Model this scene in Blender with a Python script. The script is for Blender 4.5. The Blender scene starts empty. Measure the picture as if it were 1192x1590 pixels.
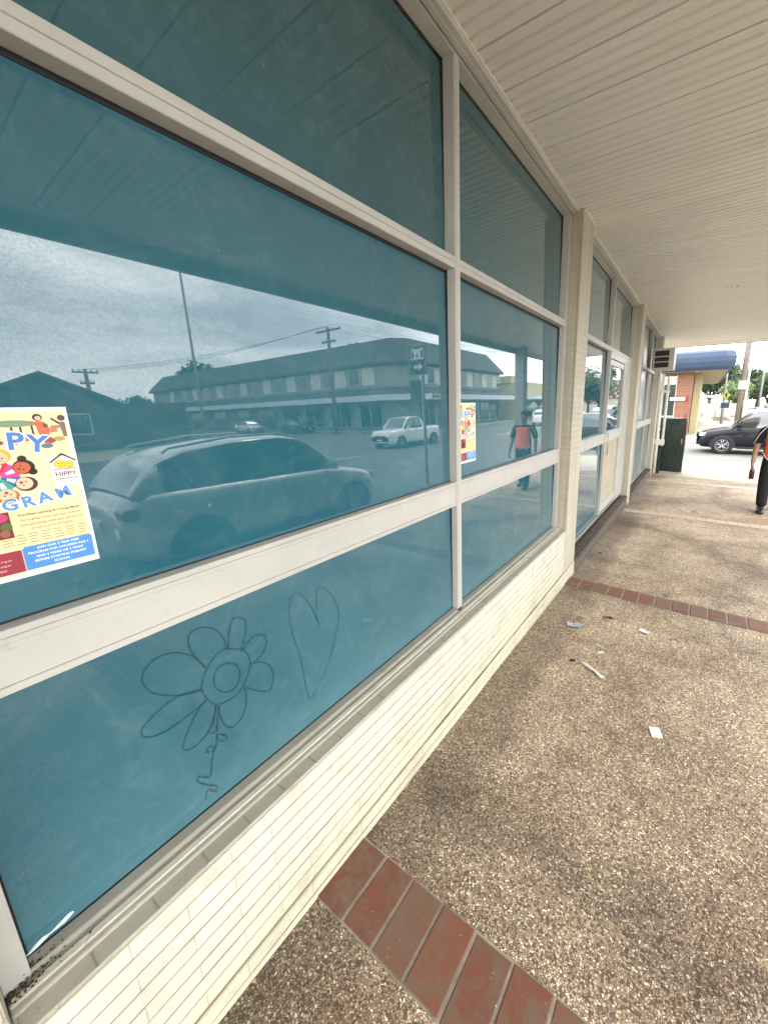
import bpy, bmesh, math, random
from mathutils import Vector, Matrix
R_ = math.radians
random.seed(7)
scene = bpy.context.scene
COL = scene.collection

# ------------------------------------------------------------------ camera
cam_d = bpy.data.cameras.new('camera'); cam = bpy.data.objects.new('camera', cam_d); COL.objects.link(cam)
F_PX, PPX, PPY = 593.2017, 689.152, 759.211
rx = Vector((0.8333938, 0.5524762, -0.0149917)); dn = Vector((0.1070637, -0.1879952, -0.9763171)); fw = Vector((-0.5422104, 0.8120516, -0.2158242))
M = Matrix.Identity(4)
for i in range(3):
    M[i][0] = rx[i]; M[i][1] = -dn[i]; M[i][2] = -fw[i]
M[0][3], M[1][3], M[2][3] = 0.9674, 0.0, 1.70
cam.matrix_world = M
cam_d.sensor_fit = 'VERTICAL'; cam_d.sensor_height = 36.0; cam_d.sensor_width = 27.0
cam_d.lens = F_PX / 1590 * 36.0
cam_d.shift_x = (596 - PPX) / 1590; cam_d.shift_y = -(795 - PPY) / 1590
cam_d.clip_start = 0.02; cam_d.clip_end = 2000
scene.camera = cam

# ------------------------------------------------------------------ sky, sun, exposure
SUN_EL, SUN_AZ = R_(58), R_(62)          # azimuth measured from +X towards +Y
world = bpy.data.worlds.new('World'); scene.world = world; world.use_nodes = True
nt = world.node_tree; N = nt.nodes; L = nt.links
bg = N['Background']; bg.inputs['Strength'].default_value = 0.15
sky = N.new('ShaderNodeTexSky'); sky.sky_type = 'NISHITA'; sky.sun_disc = False
sky.sun_elevation = SUN_EL; sky.sun_rotation = math.pi / 2 - SUN_AZ
sky.dust_density = 3.0; sky.ozone_density = 1.0
tc = N.new('ShaderNodeTexCoord'); mp = N.new('ShaderNodeMapping'); mp.inputs['Scale'].default_value = (1.0, 1.0, 3.2)
n1 = N.new('ShaderNodeTexNoise'); n1.inputs['Scale'].default_value = 2.6; n1.inputs['Detail'].default_value = 7; n1.inputs['Roughness'].default_value = 0.55; n1.inputs['Distortion'].default_value = 0.6
cr = N.new('ShaderNodeValToRGB')
cr.color_ramp.elements[0].position = 0.30; cr.color_ramp.elements[0].color = (6.2, 6.8, 7.6, 1)
cr.color_ramp.elements[1].position = 0.68; cr.color_ramp.elements[1].color = (16.3, 16.2, 16.0, 1)
mx = N.new('ShaderNodeMix'); mx.data_type = 'RGBA'; mx.inputs[0].default_value = 0.88
L.new(tc.outputs['Generated'], mp.inputs['Vector']); L.new(mp.outputs[0], n1.inputs['Vector']); L.new(n1.outputs[0], cr.inputs[0])
L.new(sky.outputs[0], mx.inputs[6]); L.new(cr.outputs[0], mx.inputs[7]); L.new(mx.outputs[2], bg.inputs['Color'])
sd = bpy.data.lights.new('sun', 'SUN'); sd.energy = 0.9; sd.angle = R_(16); sd.color = (1.0, 0.95, 0.87)
sun = bpy.data.objects.new('sun', sd); COL.objects.link(sun)
sv = Vector((math.cos(SUN_EL) * math.cos(SUN_AZ), math.cos(SUN_EL) * math.sin(SUN_AZ), math.sin(SUN_EL)))
sun.rotation_euler = sv.to_track_quat('Z', 'Y').to_euler(); sun.location = (20, 20, 30)
scene.view_settings.view_transform = 'Standard'; scene.view_settings.look = 'None'
scene.view_settings.exposure = 1.95; scene.view_settings.gamma = 1.0
scene.render.engine = 'CYCLES'
scene.cycles.max_bounces = 8; scene.cycles.diffuse_bounces = 5; scene.cycles.glossy_bounces = 4
scene.cycles.use_denoising = True

# ------------------------------------------------------------------ materials
MATS = {}
def newmat(name):
    m = bpy.data.materials.new(name); m.use_nodes = True; MATS[name] = m
    return m, m.node_tree.nodes, m.node_tree.links, m.node_tree.nodes['Principled BSDF']
def noise(N, L, scale, detail=4, rough=0.6, vec=None, dist=0.0):
    n = N.new('ShaderNodeTexNoise'); n.inputs['Scale'].default_value = scale; n.inputs['Detail'].default_value = detail
    n.inputs['Roughness'].default_value = rough; n.inputs['Distortion'].default_value = dist
    if vec is None:
        t = N.new('ShaderNodeTexCoord'); vec = t.outputs['Object']
    L.new(vec, n.inputs['Vector']); return n
def ramp(N, L, src, stops, interp='LINEAR'):
    r = N.new('ShaderNodeValToRGB'); e = r.color_ramp.elements; r.color_ramp.interpolation = interp
    while len(e) < len(stops): e.new(0.5)
    for k, (p, c) in enumerate(stops):
        e[k].position = p; e[k].color = (c[0], c[1], c[2], 1) if hasattr(c, '__len__') else (c, c, c, 1)
    L.new(src, r.inputs[0]); return r
def mixc(N, L, fac, a, b, mode='MIX'):
    m = N.new('ShaderNodeMix'); m.data_type = 'RGBA'; m.blend_type = mode
    for s, v in ((0, fac), (6, a), (7, b)):
        if isinstance(v, bpy.types.NodeSocket): L.new(v, m.inputs[s])
        elif s == 0: m.inputs[0].default_value = v
        else: m.inputs[s].default_value = (v[0], v[1], v[2], 1)
    return m.outputs[2]
def bump(N, L, p, h, dist=0.002, strength=0.6, prev=None):
    b = N.new('ShaderNodeBump'); b.inputs['Distance'].default_value = dist; b.inputs['Strength'].default_value = strength
    L.new(h, b.inputs['Height'])
    if prev is not None: L.new(prev, b.inputs['Normal'])
    L.new(b.outputs[0], p.inputs['Normal']); return b.outputs[0]
def plain(name, col, rough=0.6, var=0.12, nscale=6.0, metal=0.0, coat=0.0, bmp=0.0, spec=0.5):
    m, N, L, p = newmat(name)
    n = noise(N, L, nscale, 5, 0.65)
    a = [max(0, c * (1 - var)) for c in col]; b = [min(1, c * (1 + var)) for c in col]
    r = ramp(N, L, n.outputs[0], [(0.3, a), (0.7, b)]); L.new(r.outputs[0], p.inputs['Base Color'])
    p.inputs['Roughness'].default_value = rough; p.inputs['Metallic'].default_value = metal
    p.inputs['Coat Weight'].default_value = coat; p.inputs['Specular IOR Level'].default_value = spec
    if bmp: bump(N, L, p, noise(N, L, nscale * 12, 3).outputs[0], bmp, 0.5)
    return m
def grime(name, col, dark, rough, scale=3.0):
    m, N, L, p = newmat(name)
    n = noise(N, L, scale, 6, 0.7); r = ramp(N, L, n.outputs[0], [(0.30, [c * .86 for c in col]), (0.6, col)])
    n2 = noise(N, L, 26, 6, 0.8, dist=1.0); r2 = ramp(N, L, n2.outputs[0], [(0.58, 0.0), (0.80, 0.55)])
    L.new(mixc(N, L, r2.outputs[0], r.outputs[0], dark), p.inputs['Base Color']); p.inputs['Roughness'].default_value = rough
    bump(N, L, p, n2.outputs[0], 0.0006, 0.5)
def hexc(h):
    v = [int(h[i:i + 2], 16) / 255 for i in (0, 2, 4)]
    return [c / 12.92 if c <= 0.04045 else ((c + 0.055) / 1.055) ** 2.4 for c in v]
def flat(hx, rough=0.5):
    k = 'ink_' + hx
    if k in MATS: return MATS[k]
    return plain(k, hexc(hx), rough, 0.03, 20)

grime('aluminium_paint', (0.495, 0.485, 0.435), (0.30, 0.26, 0.19), 0.40)
grime('sill_paint', (0.34, 0.32, 0.265), (0.09, 0.07, 0.05), 0.6, 7)
grime('reveal_paint', (0.42, 0.385, 0.31), (0.13, 0.10, 0.07), 0.6, 7)
plain('rubber_black', (0.008, 0.009, 0.009), 0.5)
plain('white_paint', (0.72, 0.72, 0.68), 0.45)
plain('black_plastic', (0.012, 0.012, 0.014), 0.5)
plain('dark_metal', (0.06, 0.065, 0.065), 0.5)
plain('grey_metal', (0.30, 0.30, 0.28), 0.5)
plain('blue_awning', (0.024, 0.046, 0.085), 0.6, 0.12, 1.2)
plain('soffit_beige', (0.36, 0.30, 0.21), 0.7)
plain('yellow_wall', (0.42, 0.37, 0.20), 0.7)
plain('green_box', (0.010, 0.026, 0.018), 0.22, 0.45, 9, coat=0.35)
plain('roof_dark', (0.07, 0.065, 0.06), 0.7)
plain('upper_wall', (0.30, 0.29, 0.25), 0.8)
plain('pale_panel', (0.62, 0.60, 0.52), 0.8)
plain('band_white', (0.62, 0.66, 0.70), 0.6)
plain('dim_brick', (0.10, 0.08, 0.07), 0.8)
plain('timber_pole', (0.16, 0.13, 0.10), 0.8, 0.3, 14)
plain('steel_pole', (0.34, 0.35, 0.34), 0.5)
plain('sign_blue', (0.008, 0.04, 0.075), 0.35)
plain('sign_yellow', (0.42, 0.36, 0.04), 0.4)
plain('concrete_wall', (0.45, 0.42, 0.36), 0.8)
plain('house_roof', (0.10, 0.08, 0.07), 0.8)
plain('red_roof', (0.33, 0.12, 0.09), 0.8)
plain('skin', (0.34, 0.19, 0.12), 0.55, 0.08)
plain('hair', (0.015, 0.012, 0.010), 0.55)
plain('black_cloth', (0.004, 0.004, 0.005), 0.85, 0.2, 30)
plain('orange_cloth', (0.95, 0.16, 0.045), 0.8, 0.08, 30)
plain('white_piping', (0.75, 0.75, 0.72), 0.7)
plain('shoe_leather', (0.015, 0.014, 0.013), 0.4)
plain('bottle_purple', (0.035, 0.010, 0.022), 0.25, coat=0.5)
plain('bottle_lid', (0.45, 0.40, 0.38), 0.4)
plain('paper', (0.70, 0.70, 0.67), 0.7, 0.08, 40)
plain('grey_paper', (0.36, 0.38, 0.40), 0.6, 0.2, 60)
plain('brown_scrap', (0.05, 0.035, 0.022), 0.8, 0.3, 60)
plain('dirt', (0.035, 0.026, 0.018), 0.95, 0.5, 90)
plain('car_dark', (0.010, 0.011, 0.016), 0.35, 0.05, coat=0.2, spec=0.15)
plain('car_silver', (0.58, 0.58, 0.57), 0.30, 0.04, metal=0.2, coat=1.0)
plain('car_white', (0.72, 0.72, 0.70), 0.3, 0.03, coat=1.0)
plain('car_black', (0.02, 0.02, 0.022), 0.3, 0.03, coat=1.0)
plain('car_glass', (0.012, 0.016, 0.018), 0.06, 0.0, coat=1.0, spec=1.0)
plain('tyre', (0.014, 0.014, 0.014), 0.8, 0.1)
plain('alloy', (0.40, 0.40, 0.40), 0.35, 0.05, metal=0.7)
plain('lamp_red', (0.35, 0.01, 0.01), 0.25, coat=1)
plain('lamp_clear', (0.65, 0.65, 0.65), 0.15, coat=1)
plain('shop_glass', (0.02, 0.03, 0.035), 0.12, coat=0.6)
plain('grey_curtain', (0.20, 0.22, 0.21), 0.8)
plain('beige_board', (0.40, 0.35, 0.25), 0.7)
plain('kerb_concrete', (0.40, 0.38, 0.34), 0.85, 0.15, 5, bmp=0.002)
plain('bark', (0.10, 0.075, 0.05), 0.9, 0.3, 12)
plain('earth', (0.16, 0.14, 0.09), 0.9, 0.3, 0.2)

def asphalt(name, c):
    m, N, L, p = newmat(name)
    n = noise(N, L, 0.5, 6, 0.7); n2 = noise(N, L, 120, 2)
    r = ramp(N, L, n.outputs[0], [(0.3, [x * 0.78 for x in c]), (0.7, [x * 1.2 for x in c])])
    r2 = ramp(N, L, n2.outputs[0], [(0.35, 0.75), (0.65, 1.2)])
    L.new(mixc(N, L, 1.0, r.outputs[0], r2.outputs[0], 'MULTIPLY'), p.inputs['Base Color'])
    p.inputs['Roughness'].default_value = 0.8; bump(N, L, p, n2.outputs[0], 0.003, 0.4)
asphalt('asphalt', (0.10, 0.098, 0.09)); asphalt('lane_asphalt', (0.115, 0.112, 0.102)); asphalt('concrete_path', (0.30, 0.265, 0.20))

def grass_mat():
    m, N, L, p = newmat('grass')
    n = noise(N, L, 9, 5); r = ramp(N, L, n.outputs[0], [(0.3, (0.06, 0.07, 0.02)), (0.7, (0.17, 0.15, 0.06))])
    L.new(r.outputs[0], p.inputs['Base Color']); p.inputs['Roughness'].default_value = 0.95
grass_mat()

def leaf_mat(name, a, b):
    m, N, L, p = newmat(name)
    g = N.new('ShaderNodeNewGeometry'); r = ramp(N, L, g.outputs['Random Per Island'], [(0.0, a), (1.0, b)])
    L.new(r.outputs[0], p.inputs['Base Color']); p.inputs['Roughness'].default_value = 0.7
leaf_mat('leaves_dark', (0.020, 0.042, 0.018), (0.065, 0.105, 0.04)); leaf_mat('leaves_light', (0.06, 0.10, 0.03), (0.15, 0.20, 0.06))

def aggregate():
    m, N, L, p = newmat('exposed_aggregate')
    t = N.new('ShaderNodeTexCoord')
    nd = noise(N, L, 55, 2, 0.5, t.outputs['Object'])
    vadd = N.new('ShaderNodeVectorMath'); vadd.operation = 'MULTIPLY_ADD'; L.new(nd.outputs['Color'], vadd.inputs[0])
    vadd.inputs[1].default_value = (0.010, 0.010, 0.0); L.new(t.outputs['Object'], vadd.inputs[2])
    v = N.new('ShaderNodeTexVoronoi'); v.inputs['Scale'].default_value = 150; L.new(vadd.outputs[0], v.inputs['Vector'])
    ve = N.new('ShaderNodeTexVoronoi'); ve.feature = 'DISTANCE_TO_EDGE'; ve.inputs['Scale'].default_value = 150; L.new(vadd.outputs[0], ve.inputs['Vector'])
    sep = N.new('ShaderNodeSeparateColor'); L.new(v.outputs['Color'], sep.inputs[0])
    r = ramp(N, L, sep.outputs[0], [(0.0, (0.17, 0.115, 0.078)), (0.16, (0.42, 0.32, 0.22)), (0.36, (0.56, 0.44, 0.31)), (0.54, (0.33, 0.265, 0.21)), (0.66, (0.68, 0.55, 0.40)), (0.80, (0.44, 0.31, 0.20)), (0.90, (0.94, 0.84, 0.68))], 'CONSTANT')
    edge = ramp(N, L, ve.outputs['Distance'], [(0.02, 0.0), (0.16, 1.0)])
    stones = mixc(N, L, edge.outputs[0], (0.12, 0.092, 0.068), r.outputs[0])
    big = noise(N, L, 0.9, 6, 0.62, t.outputs['Object'], 0.8)
    st = ramp(N, L, big.outputs[0], [(0.32, (0.78, 0.66, 0.55)), (0.46, (1.16, 1.08, 0.98)), (0.60, (1.42, 1.36, 1.26))])
    c = mixc(N, L, 1.0, stones, st.outputs[0], 'MULTIPLY')
    mid = noise(N, L, 7, 5, 0.7, t.outputs['Object']); ms = ramp(N, L, mid.outputs[0], [(0.32, 0.82), (0.60, 1.12)])
    c = mixc(N, L, 1.0, c, ms.outputs[0], 'MULTIPLY')
    # long wandering dark stains and hairline cracks
    cv = N.new('ShaderNodeTexVoronoi'); cv.feature = 'DISTANCE_TO_EDGE'; cv.inputs['Scale'].default_value = 0.42
    cn = noise(N, L, 1.6, 5, 0.65, t.outputs['Object']); ca = N.new('ShaderNodeVectorMath'); ca.operation = 'MULTIPLY_ADD'; L.new(cn.outputs['Color'], ca.inputs[0]); ca.inputs[1].default_value = (1.1, 1.1, 0); L.new(t.outputs['Object'], ca.inputs[2]); L.new(ca.outputs[0], cv.inputs['Vector'])
    cl = ramp(N, L, cv.outputs['Distance'], [(0.0, 0.58), (0.012, 0.72), (0.06, 0.90), (0.13, 1.0)]); c = mixc(N, L, 1.0, c, cl.outputs[0], 'MULTIPLY')
    gm = noise(N, L, 5.0, 2, 0.4, t.outputs['Object']); gs = ramp(N, L, gm.outputs[0], [(0.23, 0.55), (0.27, 1.0)]); c = mixc(N, L, 1.0, c, gs.outputs[0], 'MULTIPLY')
    # paving darker in an uneven band along the foot of the wall
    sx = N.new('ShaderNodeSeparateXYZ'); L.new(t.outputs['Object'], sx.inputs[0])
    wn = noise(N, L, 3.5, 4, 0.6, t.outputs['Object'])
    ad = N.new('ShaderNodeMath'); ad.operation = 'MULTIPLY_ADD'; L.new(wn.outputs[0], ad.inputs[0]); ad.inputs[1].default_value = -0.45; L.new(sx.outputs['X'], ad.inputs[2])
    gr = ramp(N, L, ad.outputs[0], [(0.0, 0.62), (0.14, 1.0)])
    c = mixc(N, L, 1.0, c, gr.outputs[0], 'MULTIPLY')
    L.new(c, p.inputs['Base Color']); p.inputs['Roughness'].default_value = 0.72
    bump(N, L, p, edge.outputs[0], 0.004, 0.8)
aggregate()

def paver_mat():
    m, N, L, p = newmat('clay_paver')
    g = N.new('ShaderNodeNewGeometry'); r = ramp(N, L, g.outputs['Random Per Island'], [(0.0, (0.19, 0.062, 0.034)), (0.35, (0.14, 0.048, 0.030)), (0.6, (0.22, 0.078, 0.042)), (0.8, (0.16, 0.08, 0.05)), (1.0, (0.20, 0.066, 0.034))])
    t = N.new('ShaderNodeTexCoord')
    n = noise(N, L, 9, 8, 0.78, t.outputs['Object'], 0.6); s = ramp(N, L, n.outputs[0], [(0.44, 0.0), (0.60, 0.85)])
    c = mixc(N, L, s.outputs[0], r.outputs[0], (0.15, 0.105, 0.068))
    sx = N.new('ShaderNodeSeparateXYZ'); L.new(t.outputs['Object'], sx.inputs[0])
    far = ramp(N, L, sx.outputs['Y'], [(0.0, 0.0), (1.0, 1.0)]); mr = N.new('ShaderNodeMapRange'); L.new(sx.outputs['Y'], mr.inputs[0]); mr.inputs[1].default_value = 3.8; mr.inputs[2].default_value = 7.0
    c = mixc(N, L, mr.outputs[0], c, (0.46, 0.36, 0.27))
    n3 = noise(N, L, 75, 3, 0.6, t.outputs['Object']); sp = ramp(N, L, n3.outputs[0], [(0.68, 0.0), (0.75, 0.5)])
    c = mixc(N, L, sp.outputs[0], c, (0.55, 0.50, 0.42))
    L.new(c, p.inputs['Base Color']); p.inputs['Roughness'].default_value = 0.62; bump(N, L, p, n3.outputs[0], 0.002, 0.6)
paver_mat()
plain('mortar', (0.30, 0.26, 0.20), 0.9, 0.3, 20)

def rowmask(N, L, zsock, pitch, half):
    d = N.new('ShaderNodeMath'); d.operation = 'DIVIDE'; L.new(zsock, d.inputs[0]); d.inputs[1].default_value = pitch
    f = N.new('ShaderNodeMath'); f.operation = 'FRACT'; L.new(d.outputs[0], f.inputs[0])
    a = N.new('ShaderNodeMath'); a.operation = 'SUBTRACT'; L.new(f.outputs[0], a.inputs[0]); a.inputs[1].default_value = 0.5
    b = N.new('ShaderNodeMath'); b.operation = 'ABSOLUTE'; L.new(a.outputs[0], b.inputs[0])
    r = ramp(N, L, b.outputs[0], [(0.5 - half / pitch * 1.6, 0.0), (0.5 - half / pitch * .5, 1.0)]); return r.outputs[0]
def painted_brick():
    # cream paint over slim bricks: the joints are laid in the wall's own plane (y along, z up)
    m, N, L, p = newmat('cream_brick')
    t = N.new('ShaderNodeTexCoord'); s = N.new('ShaderNodeSeparateXYZ'); L.new(t.outputs['Object'], s.inputs[0])
    sm = N.new('ShaderNodeMath'); sm.operation = 'ADD'; L.new(s.outputs['X'], sm.inputs[0]); L.new(s.outputs['Y'], sm.inputs[1])
    zz = N.new('ShaderNodeMath'); zz.operation = 'ADD'; L.new(s.outputs['Z'], zz.inputs[0]); zz.inputs[1].default_value = -0.022
    cb = N.new('ShaderNodeCombineXYZ'); L.new(sm.outputs[0], cb.inputs[0]); L.new(zz.outputs[0], cb.inputs[1])
    b = N.new('ShaderNodeTexBrick'); L.new(cb.outputs[0], b.inputs['Vector']); b.inputs['Scale'].default_value = 1.0
    b.inputs['Brick Width'].default_value = 0.232; b.inputs['Row Height'].default_value = 0.0532
    b.inputs['Mortar Size'].default_value = 0.0018; b.inputs['Mortar Smooth'].default_value = 0.6
    b.inputs['Color1'].default_value = (0.57, 0.55, 0.465, 1); b.inputs['Color2'].default_value = (0.61, 0.59, 0.505, 1); b.inputs['Mortar'].default_value = (0.40, 0.365, 0.28, 1)
    rm = rowmask(N, L, zz.outputs[0], 0.0532, 0.0022)
    n = noise(N, L, 5.0, 7, 0.75, t.outputs['Object'], .6); r = ramp(N, L, n.outputs[0], [(0.32, (0.80, 0.77, 0.70)), (0.52, (1.02, 1.02, 1.0))])
    jn = noise(N, L, 4.0, 4, 0.7, t.outputs['Object'], 1.0); jr = ramp(N, L, jn.outputs[0], [(0.38, 0.12), (0.68, 0.60)]); jm = N.new('ShaderNodeMath'); jm.operation = 'MULTIPLY'; L.new(rm, jm.inputs[0]); L.new(jr.outputs[0], jm.inputs[1])
    c = mixc(N, L, 1.0, mixc(N, L, jm.outputs[0], b.outputs[0], (0.36, 0.31, 0.21)), r.outputs[0], 'MULTIPLY')
    # yellowed splash zone just above the paving
    sp = ramp(N, L, s.outputs['Z'], [(0.0, (0.95, 0.92, 0.82)), (0.20, (0.99, 0.975, 0.91)), (0.36, (1, 1, 1))])
    c = mixc(N, L, 1.0, c, sp.outputs[0], 'MULTIPLY')
    # rust coloured opened joints, long broken dashes
    mp = N.new('ShaderNodeMapping'); L.new(t.outputs['Object'], mp.inputs['Vector']); mp.inputs['Scale'].default_value = (1, 1.1, 17)
    dn_ = noise(N, L, 1.0, 3, 0.6, mp.outputs[0]); dr = ramp(N, L, dn_.outputs[0], [(0.48, 0.0), (0.56, 1.0)])
    mu = N.new('ShaderNodeMath'); mu.operation = 'MULTIPLY'; L.new(rm, mu.inputs[0]); L.new(dr.outputs[0], mu.inputs[1])
    lo = ramp(N, L, s.outputs['Z'], [(0.27, 1.0), (0.36, 0.12)]); mu2 = N.new('ShaderNodeMath'); mu2.operation = 'MULTIPLY'; L.new(mu.outputs[0], mu2.inputs[0]); L.new(lo.outputs[0], mu2.inputs[1])
    c = mixc(N, L, mu2.outputs[0], c, (0.085, 0.05, 0.028))
    L.new(c, p.inputs['Base Color']); p.inputs['Roughness'].default_value = 0.55
    inv = N.new('ShaderNodeMath'); inv.operation = 'SUBTRACT'; inv.inputs[0].default_value = 1.0; L.new(rm, inv.inputs[1])
    k = bump(N, L, p, inv.outputs[0], 0.004, 0.8); bump(N, L, p, noise(N, L, 140, 3, 0.6, t.outputs['Object']).outputs[0], 0.0008, 0.5, k)
painted_brick()

def pillar_mat():
    m, N, L, p = newmat('pillar_paint')
    t = N.new('ShaderNodeTexCoord'); s = N.new('ShaderNodeSeparateXYZ'); L.new(t.outputs['Object'], s.inputs[0])
    sm = N.new('ShaderNodeMath'); sm.operation = 'ADD'; L.new(s.outputs['X'], sm.inputs[0]); L.new(s.outputs['Y'], sm.inputs[1])
    cb = N.new('ShaderNodeCombineXYZ'); L.new(sm.outputs[0], cb.inputs[0]); L.new(s.outputs['Z'], cb.inputs[1])
    b = N.new('ShaderNodeTexBrick'); L.new(cb.outputs[0], b.inputs['Vector']); b.inputs['Scale'].default_value = 1.0
    b.inputs['Brick Width'].default_value = 0.29; b.inputs['Row Height'].default_value = 0.0532; b.inputs['Mortar Size'].default_value = 0.0026; b.inputs['Mortar Smooth'].default_value = 0.7
    b.inputs['Color1'].default_value = (0.50, 0.46, 0.37, 1); b.inputs['Color2'].default_value = (0.53, 0.49, 0.40, 1); b.inputs['Mortar'].default_value = (0.43, 0.39, 0.31, 1)
    mp = N.new('ShaderNodeMapping'); L.new(t.outputs['Object'], mp.inputs['Vector']); mp.inputs['Scale'].default_value = (45, 45, 0.5)
    st = noise(N, L, 1.0, 4, 0.6, mp.outputs[0]); r = ramp(N, L, st.outputs[0], [(0.3, (0.70, 0.66, 0.58)), (0.62, (1.03, 1.02, 1.0))])
    L.new(mixc(N, L, 1.0, b.outputs[0], r.outputs[0], 'MULTIPLY'), p.inputs['Base Color']); p.inputs['Roughness'].default_value = 0.6
    inv = N.new('ShaderNodeMath'); inv.operation = 'SUBTRACT'; inv.inputs[0].default_value = 1.0; L.new(b.outputs['Fac'], inv.inputs[1]); bump(N, L, p, inv.outputs[0], 0.004, 0.7)
pillar_mat()

def brick_mat(name, c1, c2, mo, w=0.24, h=0.086, ms=0.01, axis='XZ'):
    m, N, L, p = newmat(name)
    t = N.new('ShaderNodeTexCoord'); s = N.new('ShaderNodeSeparateXYZ'); L.new(t.outputs['Object'], s.inputs[0])
    sm = N.new('ShaderNodeMath'); sm.operation = 'ADD'; L.new(s.outputs['X'], sm.inputs[0]); L.new(s.outputs['Y'], sm.inputs[1])
    cb = N.new('ShaderNodeCombineXYZ'); L.new(sm.outputs[0], cb.inputs[0]); L.new(s.outputs['Z'], cb.inputs[1])
    b = N.new('ShaderNodeTexBrick'); L.new(cb.outputs[0], b.inputs['Vector']); b.inputs['Scale'].default_value = 1.0
    b.inputs['Brick Width'].default_value = w; b.inputs['Row Height'].default_value = h; b.inputs['Mortar Size'].default_value = ms
    for k, v in (('Color1', c1), ('Color2', c2), ('Mortar', mo)): b.inputs[k].default_value = (*v, 1)
    L.new(b.outputs[0], p.inputs['Base Color']); p.inputs['Roughness'].default_value = 0.8
brick_mat('red_brick', (0.25, 0.085, 0.045), (0.17, 0.058, 0.03), (0.22, 0.18, 0.13))
brick_mat('brown_brick', (0.055, 0.04, 0.032), (0.085, 0.062, 0.048), (0.20, 0.17, 0.13), 0.085, 0.12, 0.007)

def ceiling_mat():
    m, N, L, p = newmat('ceiling_paint')
    t = N.new('ShaderNodeTexCoord'); mp = N.new('ShaderNodeMapping'); L.new(t.outputs['Object'], mp.inputs['Vector']); mp.inputs['Scale'].default_value = (0.8, 6, 1)
    n = noise(N, L, 1.0, 5, 0.6, mp.outputs[0]); r = ramp(N, L, n.outputs[0], [(0.3, (0.66, 0.635, 0.56)), (0.7, (0.74, 0.715, 0.64))])
    L.new(r.outputs[0], p.inputs['Base Color']); p.inputs['Roughness'].default_value = 0.38
ceiling_mat()

def film_glass(name, a, b, grain=1.0):
    # window pane with an opaque teal film behind it: diffuse film colour under a clear glossy face with dust
    m, N, L, p = newmat(name)
    t = N.new('ShaderNodeTexCoord')
    n = noise(N, L, 1.6, 5, 0.6, t.outputs['Object'], 0.5); r = ramp(N, L, n.outputs[0], [(0.3, a), (0.72, b)])
    mp = N.new('ShaderNodeMapping'); L.new(t.outputs['Object'], mp.inputs['Vector']); mp.inputs['Scale'].default_value = (1, 5, 30); mp.inputs['Rotation'].default_value = (0.35, 0, 0)
    sc = noise(N, L, 3.0, 5, 0.7, mp.outputs[0], 1.2); sr = ramp(N, L, sc.outputs[0], [(0.60, 0.0), (0.78, 0.16)])
    marks = mixc(N, L, sr.outputs[0], r.outputs[0], (0.30, 0.38, 0.40))
    sp = noise(N, L, 60, 2, 0.5, t.outputs['Object']); spr = ramp(N, L, sp.outputs[0], [(0.76, 0.0), (0.80, 0.35)])
    marks = mixc(N, L, spr.outputs[0], marks, (0.35, 0.42, 0.45))
    # colour lighter towards the foot of the lowest panes, and soft hand smears
    zs_ = N.new('ShaderNodeSeparateXYZ'); L.new(t.outputs['Object'], zs_.inputs[0])
    wob = noise(N, L, 2.4, 4, 0.6, t.outputs['Object']); wz = N.new('ShaderNodeMath'); wz.operation = 'MULTIPLY_ADD'; L.new(wob.outputs[0], wz.inputs[0]); wz.inputs[1].default_value = -0.22; L.new(zs_.outputs['Z'], wz.inputs[2])
    fd = ramp(N, L, wz.outputs[0], [(0.40, 0.34), (0.52, 0.14), (0.72, 0.0)]); marks = mixc(N, L, fd.outputs[0], marks, (0.14, 0.26, 0.27))
    sm1 = noise(N, L, 5.5, 6, 0.75, t.outputs['Object'], 2.2); sm2 = ramp(N, L, sm1.outputs[0], [(0.50, 0.0), (0.74, 0.16)]); marks = mixc(N, L, sm2.outputs[0], marks, (0.20, 0.30, 0.34))
    L.new(marks, p.inputs['Base Color'])
    g = noise(N, L, 190, 2, 0.8, t.outputs['Object'])
    big = noise(N, L, 2.2, 4, 0.6, t.outputs['Object'], 1.0); br = ramp(N, L, big.outputs[0], [(0.25, 0.35), (0.75, 1.0)])
    gr = ramp(N, L, g.outputs[0], [(0.36, 0.0), (0.66, 1.0)])
    w = N.new('ShaderNodeMath'); w.operation = 'MULTIPLY'; L.new(gr.outputs[0], w.inputs[0]); L.new(br.outputs[0], w.inputs[1])
    w2 = N.new('ShaderNodeMath'); w2.operation = 'MULTIPLY_ADD'; L.new(w.outputs[0], w2.inputs[0]); w2.inputs[1].default_value = -0.38 * grain; w2.inputs[2].default_value = 1.0
    w3 = N.new('ShaderNodeMath'); w3.operation = 'MULTIPLY'; L.new(w2.outputs[0], w3.inputs[0]); w3.inputs[1].default_value = 0.5; L.new(w3.outputs[0], p.inputs['Specular IOR Level'])
    L.new(w2.outputs[0], p.inputs['Coat Weight'])
    p.inputs['Coat Roughness'].default_value = 0.0; p.inputs['Coat IOR'].default_value = 1.5
    p.inputs['Roughness'].default_value = 0.012; p.inputs['IOR'].default_value = 1.5
    return m
film_glass('teal_film_glass', (0.020, 0.102, 0.134), (0.034, 0.130, 0.165))
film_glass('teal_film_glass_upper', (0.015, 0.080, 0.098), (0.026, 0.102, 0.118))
film_glass('grey_film_glass', (0.085, 0.115, 0.115), (0.11, 0.14, 0.14), 0.4)
for _k, _v in (('Roughness', .35), ('Coat Roughness', .25)): MATS['grey_film_glass'].node_tree.nodes['Principled BSDF'].inputs[_k].default_value = _v
plain('finger_line', (0.010, 0.046, 0.062), 0.6, 0.1, 80)

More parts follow.
